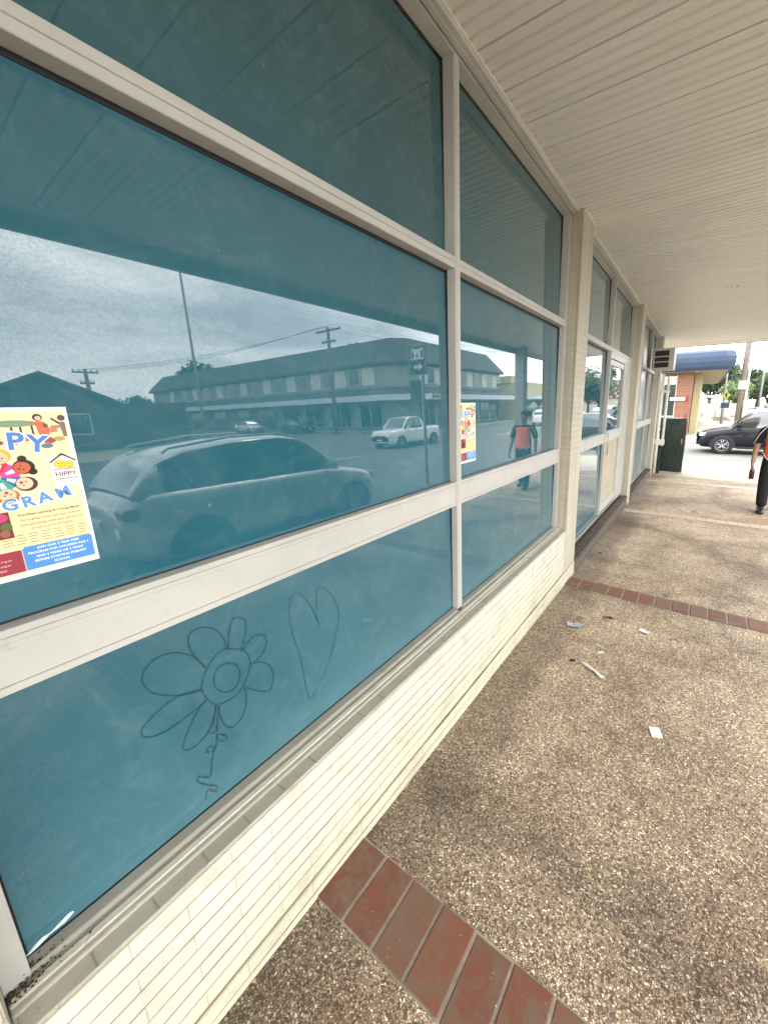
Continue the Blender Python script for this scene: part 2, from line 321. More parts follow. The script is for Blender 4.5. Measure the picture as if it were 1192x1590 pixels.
# ------------------------------------------------------------------ mesh helpers
class MB:
    def __init__(s): s.bm = bmesh.new(); s.mats = []
    def mi(s, m):
        if m not in s.mats: s.mats.append(m)
        return s.mats.index(m)
    def face(s, pts, m, smooth=False):
        f = s.bm.faces.new([s.bm.verts.new(p) for p in pts]); f.material_index = s.mi(m); f.smooth = smooth; return f
    def box(s, a, b, m, bev=0.0):
        x0, y0, z0 = a; x1, y1, z1 = b
        vs = [s.bm.verts.new(p) for p in ((x0, y0, z0), (x1, y0, z0), (x1, y1, z0), (x0, y1, z0), (x0, y0, z1), (x1, y0, z1), (x1, y1, z1), (x0, y1, z1))]
        fs = [s.bm.faces.new([vs[i] for i in q]) for q in ((0, 3, 2, 1), (4, 5, 6, 7), (0, 1, 5, 4), (1, 2, 6, 5), (2, 3, 7, 6), (3, 0, 4, 7))]
        k = s.mi(m)
        for f in fs: f.material_index = k
        if bev:
            es = list({e for f in fs for e in f.edges})
            r = bmesh.ops.bevel(s.bm, geom=es, offset=bev, segments=2, affect='EDGES')
            for f in r['faces']: f.material_index = k
        return vs
    def prism(s, poly, axis, a, b, m, smooth=False):
        def P(u, v, w): return {'X': (w, u, v), 'Y': (u, w, v), 'Z': (u, v, w)}[axis]
        n = len(poly); A = [s.bm.verts.new(P(u, v, a)) for u, v in poly]; B = [s.bm.verts.new(P(u, v, b)) for u, v in poly]; k = s.mi(m)
        for i in range(n):
            f = s.bm.faces.new((A[i], A[(i + 1) % n], B[(i + 1) % n], B[i])); f.material_index = k; f.smooth = smooth
        for r in (A[::-1], B):
            f = s.bm.faces.new(r); f.material_index = k
    def tube(s, pts, r, m, seg=10, cap=True):
        pts = [Vector(p) for p in pts]; k = s.mi(m); rings = []
        for i, p in enumerate(pts):
            d = (pts[min(i + 1, len(pts) - 1)] - pts[max(i - 1, 0)]).normalized()
            u = d.orthogonal().normalized() if i == 0 else (pu - d * pu.dot(d)).normalized()
            pu = u; v = d.cross(u); rr = r[i] if hasattr(r, '__len__') else r
            rings.append([s.bm.verts.new(p + (u * math.cos(2 * math.pi * j / seg) + v * math.sin(2 * math.pi * j / seg)) * rr) for j in range(seg)])
        for a, b in zip(rings, rings[1:]):
            for j in range(seg):
                f = s.bm.faces.new((a[j], a[(j + 1) % seg], b[(j + 1) % seg], b[j])); f.material_index = k; f.smooth = True
        if cap:
            for q in (rings[0][::-1], rings[-1]):
                f = s.bm.faces.new(q); f.material_index = k
    def loft(s, rings, m, closed=True, caps=True, smooth=True):
        k = s.mi(m); V = [[s.bm.verts.new(p) for p in r] for r in rings]; n = len(V[0])
        for a, b in zip(V, V[1:]):
            for j in range(n if closed else n - 1):
                f = s.bm.faces.new((a[j], a[(j + 1) % n], b[(j + 1) % n], b[j])); f.material_index = k; f.smooth = smooth
        if caps:
            for q in (V[0][::-1], V[-1]):
                f = s.bm.faces.new(q); f.material_index = k
    def ball(s, c, r, m, seg=12, sc=(1, 1, 1)):
        k = s.mi(m); g = bmesh.ops.create_uvsphere(s.bm, u_segments=seg, v_segments=max(6, seg // 2 + 2), radius=r)
        for v in g['verts']: v.co = Vector((v.co.x * sc[0] + c[0], v.co.y * sc[1] + c[1], v.co.z * sc[2] + c[2]))
        for f in {f for v in g['verts'] for f in v.link_faces}: f.material_index = k; f.smooth = True
    def mesh(s, me, mat4, m):
        k = s.mi(m); vs = [s.bm.verts.new(mat4 @ v.co) for v in me.vertices]
        for p in me.polygons:
            try: f = s.bm.faces.new([vs[i] for i in p.vertices]); f.material_index = k
            except ValueError: pass
    def build(s, name, parent=None, normals=True):
        if normals: bmesh.ops.recalc_face_normals(s.bm, faces=s.bm.faces)
        me = bpy.data.meshes.new(name); s.bm.to_mesh(me); s.bm.free()
        for m in s.mats: me.materials.append(MATS[m] if isinstance(m, str) else m)
        o = bpy.data.objects.new(name, me); COL.objects.link(o)
        if parent is not None: o.parent = parent
        return o
def tag(o, label=None, cat=None, group=None, kind=None):
    if label: o['label'] = label
    if cat: o['category'] = cat
    if group: o['group'] = group
    if kind: o['kind'] = kind
    return o
def thing(name, label, cat, loc=(0, 0, 0), rz=0, group=None):
    o = bpy.data.objects.new(name, None); COL.objects.link(o); o.location = loc; o.rotation_euler = (0, 0, rz)
    o.empty_display_size = 0.2
    return tag(o, label, cat, group)
def dup(root, loc, rz=None, label=None, scale=None, group=None):
    r = root.copy(); COL.objects.link(r); r.location = loc
    if rz is not None: r.rotation_euler = (0, 0, rz)
    if scale: r.scale = scale
    if label: r['label'] = label
    if group: r['group'] = group
    for ch in list(root.children):
        c = ch.copy(); COL.objects.link(c); c.parent = r
        for g in ch.children:
            d = g.copy(); COL.objects.link(d); d.parent = c
    return r
def gz(y): return -0.0165 * max(-8.0, min(18.0, y))
_dg = None
def text_mesh(s, size, bold=0.0, spacing=1.0):
    cu = bpy.data.curves.new('t', 'FONT'); cu.body = s; cu.size = size; cu.offset = bold; cu.space_character = spacing
    cu.resolution_u = 3; cu.align_x = 'CENTER'; cu.align_y = 'CENTER'; cu.fill_mode = 'BOTH'
    o = bpy.data.objects.new('t', cu); COL.objects.link(o); dg = bpy.context.evaluated_depsgraph_get(); dg.update()
    me = bpy.data.meshes.new_from_object(o.evaluated_get(dg)); bpy.data.objects.remove(o); return me

# ------------------------------------------------------------------ ground, paving, road
def strip(name, x0, x1, ys, off, m, th=0.0, kind='structure', parent=None):
    b = MB()
    for y0, y1 in zip(ys, ys[1:]):
        b.face([(x0, y0, gz(y0) + off), (x1, y0, gz(y0) + off), (x1, y1, gz(y1) + off), (x0, y1, gz(y1) + off)], m)
        if th:
            for x in (x0, x1): b.face([(x, y0, gz(y0) + off), (x, y1, gz(y1) + off), (x, y1, gz(y1) + off - th), (x, y0, gz(y0) + off - th)], m)
    if th:
        for y in (ys[0], ys[-1]): b.face([(x0, y, gz(y) + off), (x1, y, gz(y) + off), (x1, y, gz(y) + off - th), (x0, y, gz(y) + off - th)], m)
    return tag(b.build(name), kind=kind)
b = MB(); b.face([(-500, -400, -0.75), (600, -400, -0.75), (600, 900, -0.75), (-500, 900, -0.75)], 'earth'); tag(b.build('ground'), kind='structure')
strip('road', 3.78, 420, [-300, -8, 18, 30, 600], -0.16, 'asphalt')
strip('kerb', 3.55, 3.775, [-60, -8, 15.4], -0.002, 'kerb_concrete', 0.3)
strip('kerb', 3.55, 3.775, [22.4, 60, 200], -0.002, 'kerb_concrete', 0.3)
strip('footpath', -0.6, 3.546, [-60, -8, 0, 6, 11.2], 0.0, 'exposed_aggregate', 0.3)
strip('paved_apron', -3.0, 3.546, [11.205, 13.5, 15.4], 0.0, 'concrete_path', 0.3)
strip('side_lane', -60, 3.776, [15.4, 18, 22.4], -0.02, 'lane_asphalt')
strip('pavement', -9, 3.546, [22.4, 40, 60, 200], 0.002, 'concrete_path', 0.3)
strip('far_footpath', 21.5, 27, [29.5, 60], 0.0, 'concrete_path', 0.3)
strip('far_pavement', 27, 120, [29.5, 33.5], 0.0, 'concrete_path', 0.3)
strip('opposite_pavement', 21.5, 30.5, [-60, -8, 11], 0.0, 'concrete_path', 0.3)
b = MB()
for (ax, ay, bx, by) in ((1.9, 47, 3.4, 58), (-.6, 34.5, 0.25, 52)):
    b.face([(ax, ay, gz(40) + 0.03), (bx, ay, gz(40) + 0.03), (bx, by, gz(40) + 0.03), (ax, by, gz(40) + 0.03)], 'grass')
    rg = random.Random(3)
    for i in range(900):
        x = rg.uniform(ax, bx); y = rg.uniform(ay, by); h = rg.uniform(.03, .09); d = rg.uniform(-.03, .03)
        b.face([(x - .01, y, gz(40) + .03), (x + .01, y, gz(40) + .03), (x + d, y, gz(40) + .03 + h)], 'grass')
tag(b.build('grass_verge'), kind='stuff')
b = MB()
for y0 in (3.0, 18.0, 36.0):
    pass
for i in range(14):
    y0 = -20 + i * 6.0
    if 12 < y0 < 28: continue
    b.face([(12.2, y0, gz(y0) - .156), (12.32, y0, gz(y0) - .156), (12.32, y0 + 3, gz(y0 + 3) - .156), (12.2, y0 + 3, gz(y0 + 3) - .156)], 'white_paint')
tag(b.build('lane_line'), kind='structure')

def edging(y0, y1, seed):
    rg = random.Random(seed); b = MB(); n = int(3.5 / 0.1315); z = gz(y0)
    sl = -0.0165
    b.face([(0.004, y0 - .006, z + .0015), (3.53, y0 - .006, z + .0015), (3.53, y1 + .006, z + .0015 + sl * (y1 - y0)), (0.004, y1 + .006, z + .0015 + sl * (y1 - y0))], 'mortar')
    for i in range(n):
        x0 = 0.006 + i * 0.1315; x1 = x0 + 0.1225; w = rg.uniform(-.003, .003); t = rg.uniform(.002, .006)
        q = [(x0, y0 + w, z + t), (x1, y0 + w, z + t), (x1, y1 + w, z + t + sl * (y1 - y0)), (x0, y1 + w, z + t + sl * (y1 - y0))]
        top = [b.bm.verts.new((p[0] + (.003 if k in (0, 3) else -.003), p[1] + (.003 if k < 2 else -.003), p[2] + .002)) for k, p in enumerate(q)]
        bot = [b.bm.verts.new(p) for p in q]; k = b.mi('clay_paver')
        f = b.bm.faces.new(top); f.material_index = k
        for j in range(4):
            f = b.bm.faces.new((bot[j], bot[(j + 1) % 4], top[(j + 1) % 4], top[j])); f.material_index = k
    tag(b.build('brick_edging'), kind='structure')
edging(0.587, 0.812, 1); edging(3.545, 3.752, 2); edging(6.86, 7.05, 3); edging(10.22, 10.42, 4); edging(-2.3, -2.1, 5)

# ------------------------------------------------------------------ the shop
FX, GX = -0.095, -0.14
TILT = 0.0115
def gx(z): return GX - (z - 1.5) * math.tan(TILT)
CEIL = 3.22
PIL = [(-0.42, -0.058), (3.53, 3.89), (7.26, 7.62), (10.97, 11.33)]
shop = thing('shop_building', 'cream painted brick shop with tall teal glazed windows in beige frames along the footpath', 'shop')
b = MB(); b.box((-12, -20, -0.35), (-0.36, 11.33, 4.6), 'pillar_paint'); b.box((-0.36, -20, CEIL + .04), (-0.001, 11.33, 4.6), 'pillar_paint'); b.box((-0.36, -20, -0.35), (0, -0.425, CEIL + .04), 'pillar_paint')
b.build('rear_wall', shop)
b = MB(); b.box((-0.30, PIL[0][1] - .001, -0.35), (0.0, PIL[1][0] + .001, 0.51), 'cream_brick', 0.004)
b.box((0.0, -0.3, gz(2) - .1), (0.010, 3.885, gz(0) + 0.075), 'cream_brick', 0.004)
b.build('sill_wall', shop)
for i, (a, c) in enumerate(PIL):
    b = MB(); b.box((-0.30, a, -0.35), (0.002, c, CEIL), 'pillar_paint', 0.004)
    b.build('pillar', shop)
for a, c in ((3.89, 7.26), (7.62, 10.97)):
    b = MB(); b.box((-0.36, a, -0.35), (0.012, c, gz(a) + 0.135), 'brown_brick', 0.003)
    n = int((c - a) / 0.085)
    for k in range(n):
        y = a + .004 + k * 0.085; b.box((-.085, y, gz(a) + 0.13), (0.018, y + .075, gz(a) + 0.145 + random.uniform(0, .003)), 'brown_brick', 0.003)
    b.build('brick_plinth', shop)
# sill tiles on the low wall
b = MB(); b.box((-0.2, -.055, 0.505), (-0.048, 3.528, 0.5225), 'reveal_paint', 0.002)
y = -.05
while y < 3.45:
    b.box((-0.052, y, 0.509), (-0.0015, y + 0.113, 0.5128 + random.uniform(0, .001)), 'reveal_paint', 0.0015); y += 0.1155
b.box((-0.080, -.055, 0.5226), (-0.060, 3.528, 0.5285), 'cream_brick', 0.002)
b.build('sill_tile', shop)

def window_bay(y0, y1, mull, zb, door=None, rail=True, glassmats=('teal_film_glass', 'teal_film_glass_upper')):
    """frame of one bay with its panes as sub-parts"""
    J = 0.040; zt = 3.188
    b = MB()
    fr = 'aluminium_paint'
    b.box((-0.175, y0 + .0005, zb), (FX, y0 + J, zt), fr, .0015)
    b.box((-0.175, y1 - J, zb), (FX, y1 - .0005, zt), fr, .0015)
    b.box((-0.175, y0 + .0005, zt), (FX, y1 - .0005, CEIL - .002), fr, .0015)          # head
    b.box((-0.088, y0, zt + .006), (-0.066, y1, CEIL - .004), fr, .0015)
    zs = zb + 0.018
    b.box((-0.175, y0 + J, zb), (FX + .001, y1 - J, zs), 'sill_paint', .0015)                  # sill rail
    # transom in two mouldings
    spans = []; prev = y0 + J
    for mu in mull: spans.append((prev, mu)); prev = mu + 0.047
    spans.append((prev, y1 - J))
    for a, c in spans:
        b.box((-0.175, a - .001, 2.337), (FX - .001, c + .001, 2.3625), fr, .0015)
        b.box((-0.175, a - .001, 2.3635), (FX - .001, c + .001, 2.389), fr, .0015)
    for mu in mull:
        b.box((-0.175, mu, zb), (FX + .001, mu + 0.047, zt + .001), fr, .0015)
        b.box((FX + .001, mu + 0.012, zb + .02), (FX + .0022, mu + 0.014, zt - .02), 'reveal_paint')
    frame = b.build('window_frame', shop)
    for si, (a, c) in enumerate(spans):
        isdoor = door is not None and si == door
        r = MB()
        if rail:
            r.box((-0.175, a - .001, 1.160), (FX - .003, c + .001, 1.177), fr, .0015)
            r.box((-0.175, a - .001, 1.1775), (FX - .0055, c + .001, 1.262), fr, .001)
            r.box((-0.175, a - .001, 1.2625), (FX - .004, c + .001, 1.274), fr, .001)
            r.box((-0.175, a - .001, 1.2755), (FX - .003, c + .001, 1.291), fr, .001)
            r.build('rail', frame)
        zones = [(zs, 1.160, glassmats[0]), (1.291, 2.337, glassmats[0]), (2.389, zt, glassmats[1])] if rail else [(zs, 2.337, glassmats[0]), (2.389, zt, glassmats[1])]
        for zi, (p, q, gm) in enumerate(zones):
            g = MB(); e = 0.004
            if isdoor and zi < 2:
                continue
            P = [(gx(p - .01), a - .01, p - .01), (gx(p - .01), c + .01, p - .01), (gx(q + .01), c + .01, q + .01), (gx(q + .01), a - .01, q + .01)]
            Q = [(x - .006, y, z) for x, y, z in P]
            g.face(P, gm); g.face(Q[::-1], 'black_plastic')
            g.build('pane', frame)
            # gasket bead round the pane
            k = MB(); w = 0.006; wt = 0.013
            for (ya, yc, za, zc) in ((a, c, q - wt, q), (a, c, p, p + w * .5), (c - w, c, p, q), (a, a + w * .6, p, q)):
                k.box((-0.168, ya, za), (gx((za + zc) / 2) + 0.0035, yc, zc), 'rubber_black')
            k.build('gasket', frame)
        if isdoor:
            d = MB(); dz0 = zs + .01; w = .055
            d.box((-0.15, a + .004, dz0), (-0.108, a + w, 2.25), fr, .002); d.box((-0.15, c - w, dz0), (-0.108, c - .004, 2.25), fr, .002)
            d.box((-0.15, a + w, 2.18), (-0.109, c - w, 2.25), fr, .002); d.box((-0.15, a + w, dz0), (-0.109, c - w, dz0 + .12), fr, .002)
            d.box((-0.15, a + w, 1.16), (-0.109, c - w, 1.30), fr, .002)
            d.box((-0.135, a + w, dz0 + .12), (-0.125, c - w, 1.16), 'beige_board')
            d.box((-0.17, a, 2.262), (FX - .004, c, 2.337), fr, .001)
            dr = d.build('door', shop)
            g = MB(); g.box((-0.135, a + w, 1.30), (-0.127, c - w, 2.18), glassmats[0]); g.build('pane', dr)
            h = MB(); h.tube([(-.108, a + .03, 1.0), (-.065, a + .03, 1.0), (-.065, a + .03, 1.28), (-.108, a + .03, 1.28)], .008, 'alloy', 8); h.build('handle', dr)
    return frame
window_bay(PIL[0][1], PIL[1][0], [1.715], 0.5225)
window_bay(PIL[1][1], PIL[2][0], [5.50], gz(4) + 0.19, door=1)
window_bay(PIL[2][1], PIL[3][0], [8.45, 9.75], gz(8) + 0.19, glassmats=('grey_film_glass', 'grey_film_glass'))
# tilt: panes sit in the frame leaning back a touch; a door side panel between door and pillar
b = MB(); b.box((-0.175, 6.62, gz(5) + 0.19), (FX - .002, 7.215, 2.33), 'aluminium_paint', .002)
for k in range(5): b.box((FX - .003, 6.70 + k * .1, gz(5) + .25), (FX + .004, 6.712 + k * .1, 2.30), 'aluminium_paint', .001)
b.build('door_side_panel', shop)
# curtains seen as pleats in the third bay
b = MB()
for k in range(12):
    y = 7.75 + k * .07; b.box((-0.137, y, 1.30), (-0.131, y + .035, 2.32), 'grey_curtain', .002)
b.build('blind', shop)

# ------------------------------------------------------------------ street awning (ceiling over the path)
aw = thing('street_awning', 'long awning over the footpath lined with cream ribbed ceiling sheets', 'awning')
b = MB(); PW = 0.2745; y = 1.812 - PW * 58; k = b.mi('ceiling_paint')
prof = []
while y < 12.95:
    prof.append((y, CEIL + .020)); prof.append((y + .005, CEIL + .020)); prof.append((y + .008, CEIL))
    for r in range(1, 4):
        yy = y + .005 + r * (PW / 4)
        prof += [(yy - .013, CEIL), (yy - .006, CEIL + .011), (yy + .006, CEIL + .011), (yy + .013, CEIL)]
    prof.append((y + PW - .004, CEIL)); y += PW
V0 = [b.bm.verts.new((-.3, p[0], p[1])) for p in prof]; V1 = [b.bm.verts.new((3.10, p[0], p[1])) for p in prof]
for i in range(len(prof) - 1):
    f = b.bm.faces.new((V0[i], V0[i + 1], V1[i + 1], V1[i])); f.material_index = k
b.box((-.3, prof[-1][0] + .001, CEIL - .012), (3.1, 13.45, CEIL + .02), 'ceiling_paint', .003)
b.build('ceiling_lining', aw)
b = MB(); b.box((-.3, prof[0][0], CEIL + .03), (3.10, 13.45, CEIL + .16), 'grey_metal'); b.build('awning_deck', aw)
b = MB(); b.box((3.102, prof[0][0], 3.09), (3.17, 13.52, 3.62), 'aluminium_paint', .006); b.box((-.3, 13.452, 3.19), (3.10, 13.52, 3.62), 'aluminium_paint', .006); b.build('fascia', aw)
b = MB()
for (ya, yc) in [(PIL[i][1], PIL[i + 1][0]) for i in range(3)]:
    b.box((-0.0655, ya + .001, CEIL - .018), (-0.045, yc - .001, CEIL - .001), 'aluminium_paint', .001)
    b.box((-0.049, ya + .001, CEIL - .010), (-0.030, yc - .001, CEIL - .0006), 'ceiling_paint', .001)
for a, c in PIL: b.box((0.0025, a, CEIL - .012), (0.018, c, CEIL - .0006), 'ceiling_paint', .001)
b.build('edge_bead', aw)
for dx_, dy_ in ((0, 0), (.05, .04), (.11, .02), (.13, .05)):
    b = MB(); b.box((1.05 + dx_, 6.9 + dy_, CEIL - .004), (1.065 + dx_, 6.93 + dy_, CEIL - .0005), 'dark_metal'); b.build('fixing_hole', aw)
col = thing('awning_column', 'square grey green column carrying the outer edge of the awning', 'column', (2.92, 10.1, gz(10.1)))
b = MB(); b.box((-.13, -.13, 0), (.13, .13, 3.22 - gz(10.1) + .02), 'grey_metal', .01); b.build('shaft', col)
b = MB(); b.box((-.17, -.17, 0), (.17, .17, .06), 'kerb_concrete', .01); b.build('footing', col)

# ------------------------------------------------------------------ drawings and posters on the glass
def ribbon(b, pts, w, m, off=0.003):
    P = [Vector((p[0], p[1])) for p in pts]; Q = []
    n = len(P)
    for i in range(n - 1):
        p0 = P[max(i - 1, 0)]; p1 = P[i]; p2 = P[i + 1]; p3 = P[min(i + 2, n - 1)]
        for t in (0, .2, .4, .6, .8):
            Q.append(0.5 * ((2 * p1) + (-p0 + p2) * t + (2 * p0 - 5 * p1 + 4 * p2 - p3) * t * t + (-p0 + 3 * p1 - 3 * p2 + p3) * t ** 3))
    Q.append(P[-1]); k = b.mi(m); prev = None
    for i, q in enumerate(Q):
        d = (Q[min(i + 1, len(Q) - 1)] - Q[max(i - 1, 0)])
        if d.length < 1e-6: continue
        d.normalize(); nn = Vector((-d.y, d.x)) * w * (.5 + .18 * math.sin(i * 1.7))
        a = b.bm.verts.new((gx(q.y + nn.y) + off, q.x + nn.x, q.y + nn.y)); c = b.bm.verts.new((gx(q.y - nn.y) + off, q.x - nn.x, q.y - nn.y))
        if prev: f = b.bm.faces.new((prev[0], a, c, prev[1])); f.material_index = k
        prev = (a, c)
FL = {'ring1': [(0.495, 0.991), (0.526, 0.965), (0.537, 0.922), (0.522, 0.88), (0.491, 0.843), (0.453, 0.838), (0.419, 0.853), (0.399, 0.895), (0.395, 0.932), (0.412, 0.967), (0.439, 0.997), (0.466, 1.004), (0.495, 0.991)], 'ring2': [(0.469, 0.959), (0.496, 0.933), (0.501, 0.894), (0.481, 0.864), (0.451, 0.871), (0.431, 0.9), (0.429, 0.935), (0.445, 0.959), (0.469, 0.959)], 'p1': [(0.414, 0.974), (0.389, 1.028), (0.349, 1.065), (0.308, 1.075), (0.278, 1.056), (0.271, 1.031), (0.282, 0.993), (0.314, 0.959), (0.354, 0.933), (0.392, 0.917)], 'p2': [(0.413, 0.979), (0.39, 1.034), (0.383, 1.076), (0.394, 1.101), (0.426, 1.1), (0.456, 1.074), (0.473, 1.031), (0.477, 1.0)], 'p3': [(0.479, 1.0), (0.489, 1.049), (0.501, 1.08), (0.52, 1.083), (0.538, 1.064), (0.538, 1.036), (0.525, 0.994), (0.516, 0.977)], 'p4': [(0.513, 0.969), (0.543, 0.991), (0.57, 0.996), (0.593, 0.981), (0.595, 0.953), (0.575, 0.921), (0.541, 0.912)], 'p5': [(0.539, 0.91), (0.565, 0.9), (0.594, 0.871), (0.603, 0.826), (0.587, 0.782), (0.553, 0.802), (0.517, 0.839), (0.505, 0.859)], 'p6': [(0.506, 0.847), (0.508, 0.8), (0.489, 0.755), (0.458, 0.743), (0.437, 0.767), (0.428, 0.81), (0.429, 0.841)], 'p7': [(0.403, 0.882), (0.376, 0.865), (0.35, 0.831), (0.326, 0.79), (0.333, 0.769), (0.362, 0.765), (0.405, 0.793), (0.423, 0.848)], 'p8': [(0.392, 0.922), (0.345, 0.938), (0.296, 0.933), (0.254, 0.91), (0.247, 0.894), (0.263, 0.871), (0.304, 0.862), (0.361, 0.87), (0.4, 0.877)], 'stem1': [(0.423, 0.849), (0.41, 0.81), (0.392, 0.782), (0.402, 0.768), (0.416, 0.769), (0.41, 0.785)], 'stem2': [(0.43, 0.841), (0.416, 0.777), (0.408, 0.732), (0.399, 0.711), (0.378, 0.722), (0.385, 0.734), (0.398, 0.719), (0.386, 0.678), (0.375, 0.638), (0.347, 0.664), (0.345, 0.648), (0.368, 0.614), (0.388, 0.59), (0.381, 0.578), (0.364, 0.6), (0.355, 0.575)], 'loop': [(0.425, 0.744), (0.437, 0.723), (0.424, 0.72), (0.412, 0.74), (0.417, 0.75), (0.433, 0.735)]}
HEART = [(0.805, 0.88), (0.794, 0.94), (0.801, 1.02), (0.815, 1.048), (0.85, 1.026), (0.883, 0.965), (0.893, 0.898), (0.87, 0.83), (0.82, 0.726), (0.745, 0.651), (0.731, 0.644), (0.718, 0.697), (0.71, 0.821), (0.69, 0.938), (0.687, 1.003), (0.696, 1.056), (0.718, 1.072), (0.752, 1.042), (0.78, 0.98), (0.797, 0.922)]
b = MB()
for k_, v in FL.items(): ribbon(b, v, 0.0021, 'finger_line')
b.build('flower_drawing', shop)
b = MB(); ribbon(b, HEART, 0.0014, 'finger_line'); b.build('heart_drawing', shop)

def poster(y0, label):
    z0 = 1.371; x0 = gx(1.371) + .0014
    root = thing('poster', label, 'poster', (x0, y0, z0), 0, 'children program posters taped to the glass')
    root.rotation_euler = (0, -TILT, 0)
    def poly(b, pts, hx, lay): b.face([(0.0006 + lay * .00022, u, v) for u, v in pts], flat(hx))
    def disc(b, u, v, r, hx, lay, ru=None, rv=None, n=18, a0=0, a1=360):
        ru = ru or r; rv = rv or r; poly(b, [(u + ru * math.cos(R_(a0 + (a1 - a0) * i / (n if a1 - a0 == 360 else n - 1))), v + rv * math.sin(R_(a0 + (a1 - a0) * i / (n if a1 - a0 == 360 else n - 1)))) for i in range(n)], hx, lay)
    def rect(b, u0, v0, u1, v1, hx, lay): poly(b, [(u0, v0), (u1, v0), (u1, v1), (u0, v1)], hx, lay)
    def txt(b, s, u, v, size, hx, lay, bold=0.0, rot=0, sx=1.0, sp=1.0):
        me = text_mesh(s, size, bold, sp); c, q = math.cos(R_(rot)), math.sin(R_(rot))
        m4 = Matrix(((0, 0, 0, 0.0006 + lay * .00022), (c * sx, -q, 0, u), (q * sx, c, 0, v), (0, 0, 0, 1))); b.mesh(me, m4, flat(hx))
    b = MB(); b.box((-.0008, 0, 0), (0.0003, .2355, .336), flat('f4f4f0')); rect(b, .006, .008, .2295, .329, 'f3e3b4', 0)
    rect(b, .006, .25, .2295, .329, 'f4e2b0', 1); rect(b, .006, .062, .2295, .14, 'f1dba6', 1); b.build('sheet', root, False)
    b = MB()   # play scene at the top
    disc(b, .155, .305, .02, '7d9c78', 3, .034, .0065); disc(b, .045, .30, .02, '8ba48a', 3, .022, .006)
    for u in (.131, .150, .162, .178): rect(b, u, .276, u + .003, .302, '4a2f22', 2)
    disc(b, .190, .316, .007, '3a2a26', 4); disc(b, .1905, .3145, .0045, 'e7b79a', 5); poly(b, [(.186, .309), (.198, .307), (.205, .292), (.201, .277), (.189, .277), (.186, .292)], 'd9694a', 4)
    poly(b, [(.188, .304), (.176, .308), (.176, .305), (.187, .299)], 'd9694a', 4); poly(b, [(.190, .277), (.203, .277), (.210, .268), (.202, .264), (.192, .268)], 'b0453c', 4)
    disc(b, .2245, .314, .006, '5d4a3c', 4); poly(b, [(.2195, .306), (.2285, .306), (.2285, .276), (.2225, .276)], '7f7262', 4); poly(b, [(.221, .305), (.210, .315), (.208, .312), (.219, .301)], '6a4b36', 4)
    poly(b, [(.206, .299), (.221, .300), (.220, .294), (.214, .292), (.216, .286), (.203, .285), (.205, .291)], 'c9826c', 4); disc(b, .199, .300, .004, '7e8c60', 4)
    for u, v, c in ((.20, .268, '8e8aa0'), (.215, .272, 'b9a25e'), (.195, .259, '6d7a86'), (.12, .28, 'b06b5a'), (.128, .27, '94534a'), (.148, .268, 'c2644e'), (.168, .275, 'c77d5c'), (.03, .28, 'a8553f'), (.06, .27, '84926b'), (.085, .285, 'c98a5e')): disc(b, u, v, .006, c, 3, .009, .005)
    disc(b, .035, .314, .0065, '5a3a22', 4); poly(b, [(.028, .307), (.042, .307), (.045, .286), (.026, .286)], '4f84a8', 4); disc(b, .075, .316, .0065, '2c211c', 4); poly(b, [(.068, .309), (.083, .309), (.086, .287), (.066, .287)], 'e0a43a', 4)
    b.build('play_scene', root, False)
    b = MB()
    for s, u, v, r in (('H', .062, .266, 4), ('I', .088, .269, 3), ('P', .118, .271, 2), ('P', .152, .270, -3), ('Y', .181, .263, -10)):
        txt(b, s, u, v, .046, 'ffffff', 6, .0036, r); txt(b, s, u, v, .046, '4f7fcb', 7, .0014, r)
    b.build('title_lettering', root, False); b = MB()
    for s, u, v, r in (('P', .040, .160, 14), ('R', .066, .153, 8), ('O', .093, .150, 4), ('G', .124, .149, 0), ('R', .149, .151, 5), ('A', .173, .155, 9), ('M', .202, .160, 13)):
        txt(b, s, u, v, .030, 'ffffff', 6, .0026, r); txt(b, s, u, v, .030, '5b93cf', 7, .0010, r)
    b.build('title_lettering', root, False)
    b = MB(); cu, cv = .118, .206   # ring of children
    for i, (an, body, hair, face) in enumerate(((78, 'e02828', 'e9b23c', 'f3c29c'), (22, 'e23f9a', '251a18', 'c9603c'), (-28, '4a5a9c', '4a2a1c', 'f0c7a4'), (-80, '38a98c', 'c4622c', 'f2c6a2'), (-135, '6cb53a', '2a1a16', 'd0704a'), (150, 'f08a2c', '5a3420', 'eab68e'))):
        a = R_(an); du, dv = math.cos(a), math.sin(a); nu, nv = -dv, du
        q = lambda r, w: (cu + du * r + nu * w, cv + dv * r + nv * w)
        poly(b, [q(.004, -.003), q(.024, -.014), q(.030, -.008), q(.030, .008), q(.024, .014), q(.004, .003)], body, 3 + i % 2)
        poly(b, [q(.012, -.002), q(.024, -.004), q(.024, .004), q(.012, .002)], 'f6f0ea', 5)
        hu, hv = q(.040, 0); disc(b, hu, hv, .0155, hair, 5, .0155, .0145); fu, fv = q(.037, 0); disc(b, fu, fv, .0118, face, 6)
        if i == 1:
            for w in (-.014, .015): disc(b, *q(.046, w), .0065, hair, 5)
        for w in (-.0042, .0042): disc(b, *[x for x in (fu + nu * w, fv + nv * w)], .0014, '2a1a14', 7, n=8)
        mu, mv = fu - du * .005, fv - dv * .005; disc(b, mu, mv, .0028, 'b03a30', 7, n=8)
    b.build('children_ring', root, False)
    b = MB()   # logo card: roof, two faces, name
    rect(b, .193, .174, .2325, .236, 'fbfaf6', 3)
    disc(b, .207, .2195, .009, '6a5413', 4); disc(b, .207, .2195, .0083, 'f2d230', 5); disc(b, .2205, .218, .0078, '6a5413', 5); disc(b, .2205, .218, .0071, 'f2d230', 6)
